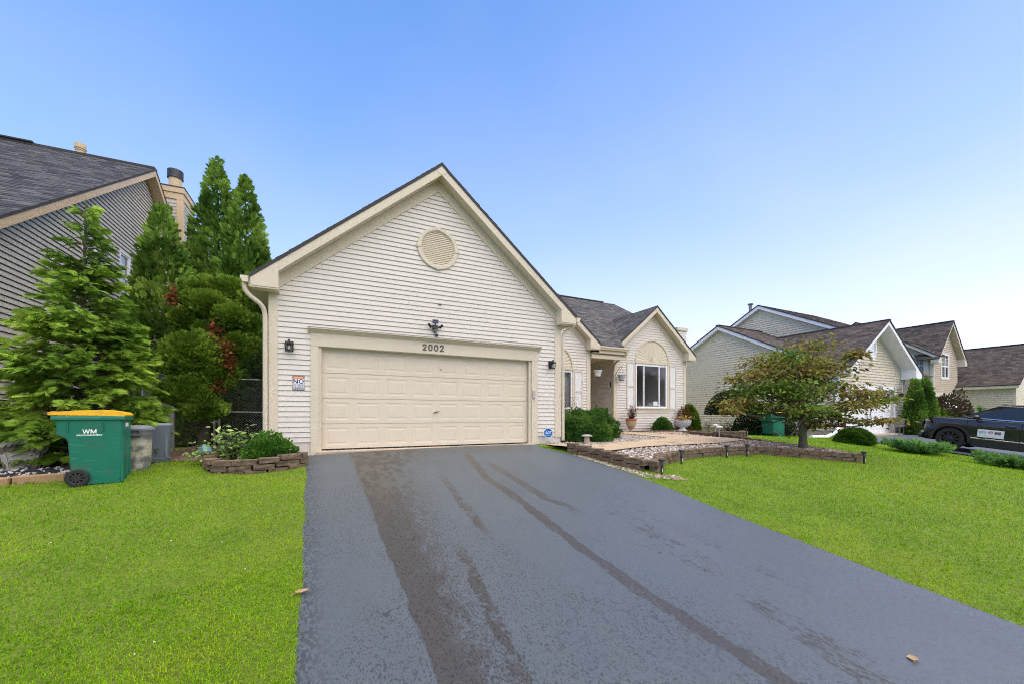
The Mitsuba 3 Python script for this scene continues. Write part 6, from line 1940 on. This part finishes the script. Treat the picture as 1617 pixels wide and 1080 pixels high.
# ---------------------------------------------------------------- the black car
car = thing("parked_car", "black sport utility car with a white magnetic sign on its door at the right edge", "car")
cx_, cy_ = 22.02, 6.26
zf_ = float(gz(22, 6.26)) + .11
tw = T().translate([cx_, cy_, zf_]).rotate([0, 0, 1], 90).rotate([0, 1, 0], -6.2)
# local frame: x forward from the front axle, y to the left, z up from the ground
scene["car_paint"] = {"type": "principled", "base_color": rgb(.006, .0065, .008), "roughness": .22, "specular": .6, "clearcoat": 1.0, "clearcoat_gloss": .97}
scene["car_paint"] = {"type": "twosided", "bsdf": scene["car_paint"]}
scene["tinted_glass"] = {"type": "twosided", "bsdf": {"type": "principled", "base_color": rgb(.014, .018, .020), "roughness": .05, "specular": .75}}
scene["chrome"] = {"type": "twosided", "bsdf": {"type": "principled", "base_color": rgb(.62, .63, .64), "roughness": .18, "metallic": 1.0}}
import manifold3d as m3
XF, XR = .93, -4.10
prof = [(XF - .02, .30), (XF + .0, .50), (XF - .01, .74), (XF - .05, .92), (XF - .16, 1.04), (.55, 1.125), (.2, 1.16), (-.14, 1.185), (-.26, 1.23), (-.66, 1.475), (-1.02, 1.665), (-1.22, 1.715), (-1.8, 1.77), (-2.9, 1.775), (-3.4, 1.745), (-3.72, 1.69), (-3.86, 1.55), (-4.02, 1.15), (-4.08, .95), (XR, .60), (XR + .04, .32), (-3.2, .26), (-.2, .26)]
p = Polygon(prof).buffer(-.03).buffer(.03)
cs = lambda poly: m3.CrossSection([np.asarray(poly.exterior.coords)[:-1][:: (1 if poly.exterior.is_ccw else -1)]])  # noqa: E731


def extr(poly, length, R, off):
    m = m3.Manifold.extrude(cs(poly), length)
    return m.transform(np.c_[np.asarray(R, float), np.asarray(off, float)])


sidev = extr(p, 2.4, [[1, 0, 0], [0, 0, -1], [0, 1, 0]], [0, 1.2, 0])
frontv = Polygon([(-.965, .24), (-.985, .45), (-.975, .62), (-.985, .80), (-.995, .94), (-.975, 1.02), (-.945, 1.10), (-.90, 1.20), (-.745, 1.66), (-.66, 1.76), (-.5, 1.80), (.5, 1.80), (.66, 1.76), (.745, 1.66), (.90, 1.20), (.945, 1.10), (.975, 1.02), (.995, .94), (.985, .80), (.975, .62), (.985, .45), (.965, .24)])
fv = extr(frontv, 6.0, [[0, 0, 1], [1, 0, 0], [0, 1, 0]], [-4.6, 0, 0])
plan = Polygon([(XF + .02, 0), (XF - .01, .45), (XF - .10, .74), (XF - .28, .91), (.3, .985), (-.3, 1.0), (-3.2, 1.0), (-3.8, .95), (-4.05, .82), (-4.12, .5), (-4.12, -.5), (-4.05, -.82), (-3.8, -.95), (-3.2, -1.0), (-.3, -1.0), (.3, -.985), (XF - .28, -.91), (XF - .10, -.74), (XF - .01, -.45)])
pv = extr(plan, 3.0, [[1, 0, 0], [0, 1, 0], [0, 0, 1]], [0, 0, 0])
body = sidev ^ fv ^ pv
for wx_ in (0.0, -2.98):
    arch_ = m3.Manifold.cylinder(2.4, .465, .465, 48).transform(np.array([[1, 0, 0, wx_], [0, 0, -1, 1.2], [0, 1, 0, .395]], float))
    body = body - (arch_ - m3.Manifold.cube([3, 1.2, 3], True).translate([wx_, 0, 0]))
me = body.to_mesh()
part(car, "body", (np.array(me.vert_properties[:, :3], float), np.array(me.tri_verts)), "car_paint", smooth=38, to_world=tw)
for q, (wx_, s) in enumerate(((0, 1), (-2.98, 1), (0, -1), (-2.98, -1))):
    wheel_parts(car, (0, 0, 0), .395, .245, tw @ T().translate([wx_, s * .86, .395]).rotate([0, 0, 1], 0 if s > 0 else 180), spokes=10, rim=(.020, .020, .021))
    a = np.linspace(-.12, np.pi + .12, 30)
    ring = Polygon(np.r_[np.c_[.53 * np.cos(a), .53 * np.sin(a)], np.c_[.45 * np.cos(a[::-1]), .45 * np.sin(a[::-1])]])
    yy0 = .965
    part(car, "arch_trim", MB().prism(ring, 0, .035, Frame((wx_, s * yy0, .395), (1, 0, 0), (0, 0, 1), (0, s, 0))), "satin", color=(.022, .022, .023), to_world=tw)
for s in (1, -1):
    # side glass lies on the tumblehome
    o = np.array([0, s * .90, 1.20])
    d = np.array([0, s * (.745 - .90), .46])
    d /= np.linalg.norm(d)
    n = np.array([0, s * d[2], -s * d[1] * s]) if False else np.cross([1, 0, 0], d) * s
    n = n if n[1] * s > 0 else -n
    gf = Frame(o, (1, 0, 0), d, n)
    wins = [Polygon([(-.56, .03), (-1.60, .03), (-1.60, .44), (-1.22, .42), (-.90, .28)]), Polygon([(-1.68, .03), (-2.95, .03), (-2.99, .45), (-1.68, .45)]), Polygon([(-3.06, .03), (-3.70, .05), (-3.58, .40), (-3.08, .45)])]
    for w in wins:
        part(car, "side_window", MB().prism(w.buffer(.012), .0, .007, gf), "tinted_glass", to_world=tw)
    part(car, "pillar", MB().prism(sbox(-1.67, .02, -1.61, .46), .001, .009, gf).prism(sbox(-3.05, .02, -3.0, .46), .001, .009, gf), "satin", color=(.010, .010, .010), to_world=tw)
    part(car, "belt_trim", MB().prism(sbox(-3.75, -.012, -.52, .014), .001, .014, gf), "chrome", to_world=tw)
    part(car, "roof_rail", MB().tube([(-1.7, s * .70, 1.735), (-1.9, s * .70, 1.80), (-3.3, s * .70, 1.81), (-3.55, s * .70, 1.75)], .018, 8), "chrome", smooth=40, to_world=tw)
    part(car, "sill_trim", MB().rbox(-2.55, -.42, s * .975 - .02, s * .975 + .018, .475, .515, .008), "chrome", to_world=tw)
    part(car, "sill_cladding", MB().rbox(-2.46, -.54, s * .955 - .03, s * .955 + .03, .20, .46, .02), "satin", color=(.018, .018, .019), to_world=tw)
    mr = trimesh.creation.icosphere(subdivisions=2)
    v = np.array(mr.vertices) * np.array([.085, .125, .075]) + np.array([-.62, s * 1.09, 1.245])
    mk = part(car, "mirror", (v, np.array(mr.faces)), "car_paint", smooth=True, to_world=tw)
    part(mk, "stalk", MB().tube([(-.59, s * .93, 1.18), (-.61, s * 1.04, 1.21)], .03, 8), "satin", color=(.012, .012, .012), to_world=tw)
    for xs in (-.38, -1.64, -2.9):
        part(car, "door_seam", MB().box(xs - .004, xs + .004, s * .993 - .012, s * .993 + .0025, .40, 1.16), "satin", color=(.002, .002, .002), to_world=tw)
    part(car, "crease", MB().rbox(-3.9, .48, s * .992 - .01, s * .992 + .006, .935, .955, .005), "car_paint", to_world=tw)
    for xs in (-1.40, -2.60):
        part(car, "door_handle", MB().rbox(xs - .11, xs + .11, s * .985, s * 1.03, 1.005, 1.04, .012), "car_paint", to_world=tw)
    hl = Polygon([(.0, .82), (.0, .97), (.36, 1.02), (.42, .96), (.30, .84)])
    v = np.array([[XF - .06, s * .48, .90], [XF - .08, s * .62, .90], [XF - .22, s * .86, .93], [XF - .42, s * .925, .985], [XF - .30, s * .90, 1.035], [XF - .17, s * .80, 1.03], [XF - .08, s * .55, 1.0]])
    hm = trimesh.Trimesh(np.vstack([v + [.012, s * .012, 0], v - [.06, s * .06, 0]])).convex_hull
    part(car, "headlight", (np.array(hm.vertices), np.array(hm.faces)), "gloss", color=(.36, .37, .38), to_world=tw)
    part(car, "side_marker", MB().rbox(XF - .34, XF - .24, s * .905, s * .945, .955, 1.0, .01), "gloss", color=(.46, .17, .06), to_world=tw)
    part(car, "fog_light", MB().rbox(XF - .16, XF - .06, s * .70, s * .80, .50, .56, .02), "gloss", color=(.40, .40, .40), to_world=tw)
part(car, "grille", MB().rbox(XF - .05, XF + .025, -.55, .55, .66, .94, .02), "satin", color=(.015, .015, .015), to_world=tw)
part(car, "bumper", MB().rbox(XF - .25, XF + .03, -.74, .74, .30, .46, .03), "satin", color=(.02, .02, .021), to_world=tw)
wsf = Frame((0, 0, 0), (1, 0, 0), (0, 1, 0), (0, 0, 1))
part(car, "windscreen", ([[-.30, -.78, 1.275], [-.30, .78, 1.275], [-1.10, .66, 1.712], [-1.10, -.66, 1.712]], [[0, 1, 2, 3]]), "tinted_glass", to_world=tw)
# magnetic sign on the front door
mgf = Frame((-.98, .990, .70), (-1, 0, 0), (0, .02, 1), (0, 1, 0))
mk = part(car, "door_sign", MB().rbox(-.31, .31, -.135, .135, .0, .006, .002, fr=mgf), "satin", color=(.70, .73, .72), label="white magnetic sign with three small logos", to_world=tw)
part(mk, "lettering", text("ehi", .085, .001, Frame(mgf([-.19, .0, .006]), mgf.u, mgf.v, mgf.n), width=.15), "satin", color=(.03, .26, .22), to_world=tw)
part(mk, "emblem", MB().prism(Point(0, .045).buffer(.055).difference(Point(0, .045).buffer(.035)), .006, .007, mgf).prism(sbox(-.04, .035, .04, .055), .006, .0072, mgf), "satin", color=(.50, .06, .11), to_world=tw)
part(mk, "flag", MB().box(.09, .24, -.02, .09, .006, .007, fr=mgf), "satin", color=(.25, .25, .28), to_world=tw)
part(mk, "flag_stripe", MB().box(.09, .24, .02, .045, .007, .0075, fr=mgf), "satin", color=(.02, .02, .03), to_world=tw)
part(mk, "flag_stripe", MB().box(.09, .24, .046, .060, .007, .0075, fr=mgf), "satin", color=(.40, .12, .10), to_world=tw)
part(mk, "small_print", MB().box(-.27, .25, -.085, -.075, .006, .0068, fr=mgf).box(-.27, .15, -.108, -.100, .006, .0068, fr=mgf), "satin", color=(.50, .53, .53), to_world=tw)

# ---------------------------------------------------------------- lawn grass
r = np.random.default_rng(200)
solid_parts = shapely.union_all([drive_poly.buffer(-.012), bed_poly.buffer(.05), left_bed, fence_bed, pl.buffer(.12), nd, sbox(-.9, 9.1, 6.2, 40), sbox(21.5, 9.8, 60, 40), sbox(6, 9, 16.2, 40), sbox(-40, 8.4, -5.2, 40)])


def lawn(name, label, region, budget, tones, seed):
    r = np.random.default_rng(seed)
    region = region.difference(solid_parts)
    x0, y0, x1, y1 = region.bounds
    pts = []
    N = 3_000_000
    P = np.c_[r.uniform(x0, x1, N), r.uniform(y0, y1, N)]
    d = np.hypot(P[:, 0], P[:, 1])
    dens = np.minimum(1, (2.9 / np.maximum(d, 2.2)) ** 1.75)
    full = N / ((x1 - x0) * (y1 - y0))
    want = np.minimum(budget * dens, full)
    P = P[r.random(N) < want / full]
    P = P[shapely.contains_xy(region, P[:, 0], P[:, 1])]
    n = len(P)
    d = np.hypot(P[:, 0], P[:, 1])
    big = (np.maximum(d, 2.9) / 2.9) ** .55
    tuftn = meshkit.fbm(np.c_[P * 4.0, P[:, :1] * 0], 3, 3)
    hgt = .021 * r.uniform(.55, 1.45, n) * big ** .75 * (.8 + .4 * tuftn)
    wid = .0024 * r.uniform(.7, 1.3, n) * big
    az = r.uniform(0, 6.283, n)
    lean = np.abs(r.normal(.45, .35, n))
    o = np.stack([np.cos(az), np.sin(az)], -1)
    sd = np.stack([-o[:, 1], o[:, 0]], -1) * wid[:, None]
    z = gz(P[:, 0], P[:, 1]) - .004
    b = np.c_[P, z]
    mid = b + np.c_[o * (hgt * lean * .45)[:, None], hgt * .60]
    tip = b + np.c_[o * (hgt * lean * 1.35)[:, None], hgt * (1.05 - .25 * np.minimum(lean, 1.2))]
    s3 = np.c_[sd, np.zeros(n)]
    V = np.stack([b - s3, b + s3, mid - s3 * .8, mid + s3 * .8, tip], 1).reshape(-1, 3)
    F = np.array([[0, 1, 3], [0, 3, 2], [2, 3, 4]])[None] + (np.arange(n) * 5)[:, None, None]
    far = d > 4.2
    F = np.vstack([F[~far].reshape(-1, 3), (np.array([[0, 1, 4]])[None] + (np.arange(n)[far] * 5)[:, None, None]).reshape(-1, 3)])
    t = np.array(tones)
    a = meshkit.fbm(np.c_[P * .55, P[:, :1] * 0], 4, 9) * .55 + meshkit.fbm(np.c_[P * 2.6, P[:, :1] * 0], 3, 12) * .45
    a = np.clip((a - .30) / .40, 0, .999) * (len(t) - 1)
    i = a.astype(int)
    w = (a - i)[:, None]
    C = t[i] * (1 - w) + t[np.minimum(i + 1, len(t) - 1)] * w
    C = C * (1 + .16 * r.normal(0, 1, (n, 1))).clip(.45, 1.7)
    dry = r.random(n) < .035
    C[dry] = np.array([.30, .27, .10]) * r.uniform(.7, 1.2, (dry.sum(), 1))
    key = number(name)
    scene[key] = mikit.ply((V, F), "blade", color=np.repeat(C.clip(0, .6), 5, 0))
    labels[key] = {"label": label, "category": "grass", "kind": "stuff"}
    return n


TURF = [(0.135, 0.308, 0.007), (0.179, 0.369, 0.009), (0.234, 0.420, 0.012), (0.300, 0.441, 0.015)]
lawn("lawn_grass", "short green lawn left of the driveway", sbox(-9, -.2, 0.2, 9.4), 13000, TURF, 201)
lawn("lawn_grass", "short green lawn right of the driveway, running on past the bed", sbox(4.6, -.2, 22, 12.5), 13000, TURF, 202)

# clover heads and ragged tufts along the driveway edges
r = np.random.default_rng(210)
n = 60
P = np.c_[r.uniform(-5.5, -.3, n), r.uniform(.8, 6.5, n)]
base = trimesh.creation.icosphere(subdivisions=0)
V = (np.array(base.vertices)[None] * .006 * r.uniform(.6, 1.2, (n, 1, 1))) + np.c_[P, gz(P[:, 0], P[:, 1]) + .045][:, None]
F = np.array(base.faces)[None] + (np.arange(n) * 12)[:, None, None]
key = number("clover")
scene[key] = mikit.ply((V.reshape(-1, 3), F.reshape(-1, 3)), "matte", color=np.tile([.55, .56, .42], (n * 12, 1)))
labels[key] = {"label": "tiny pale clover heads in the left lawn", "category": "clover", "kind": "stuff"}
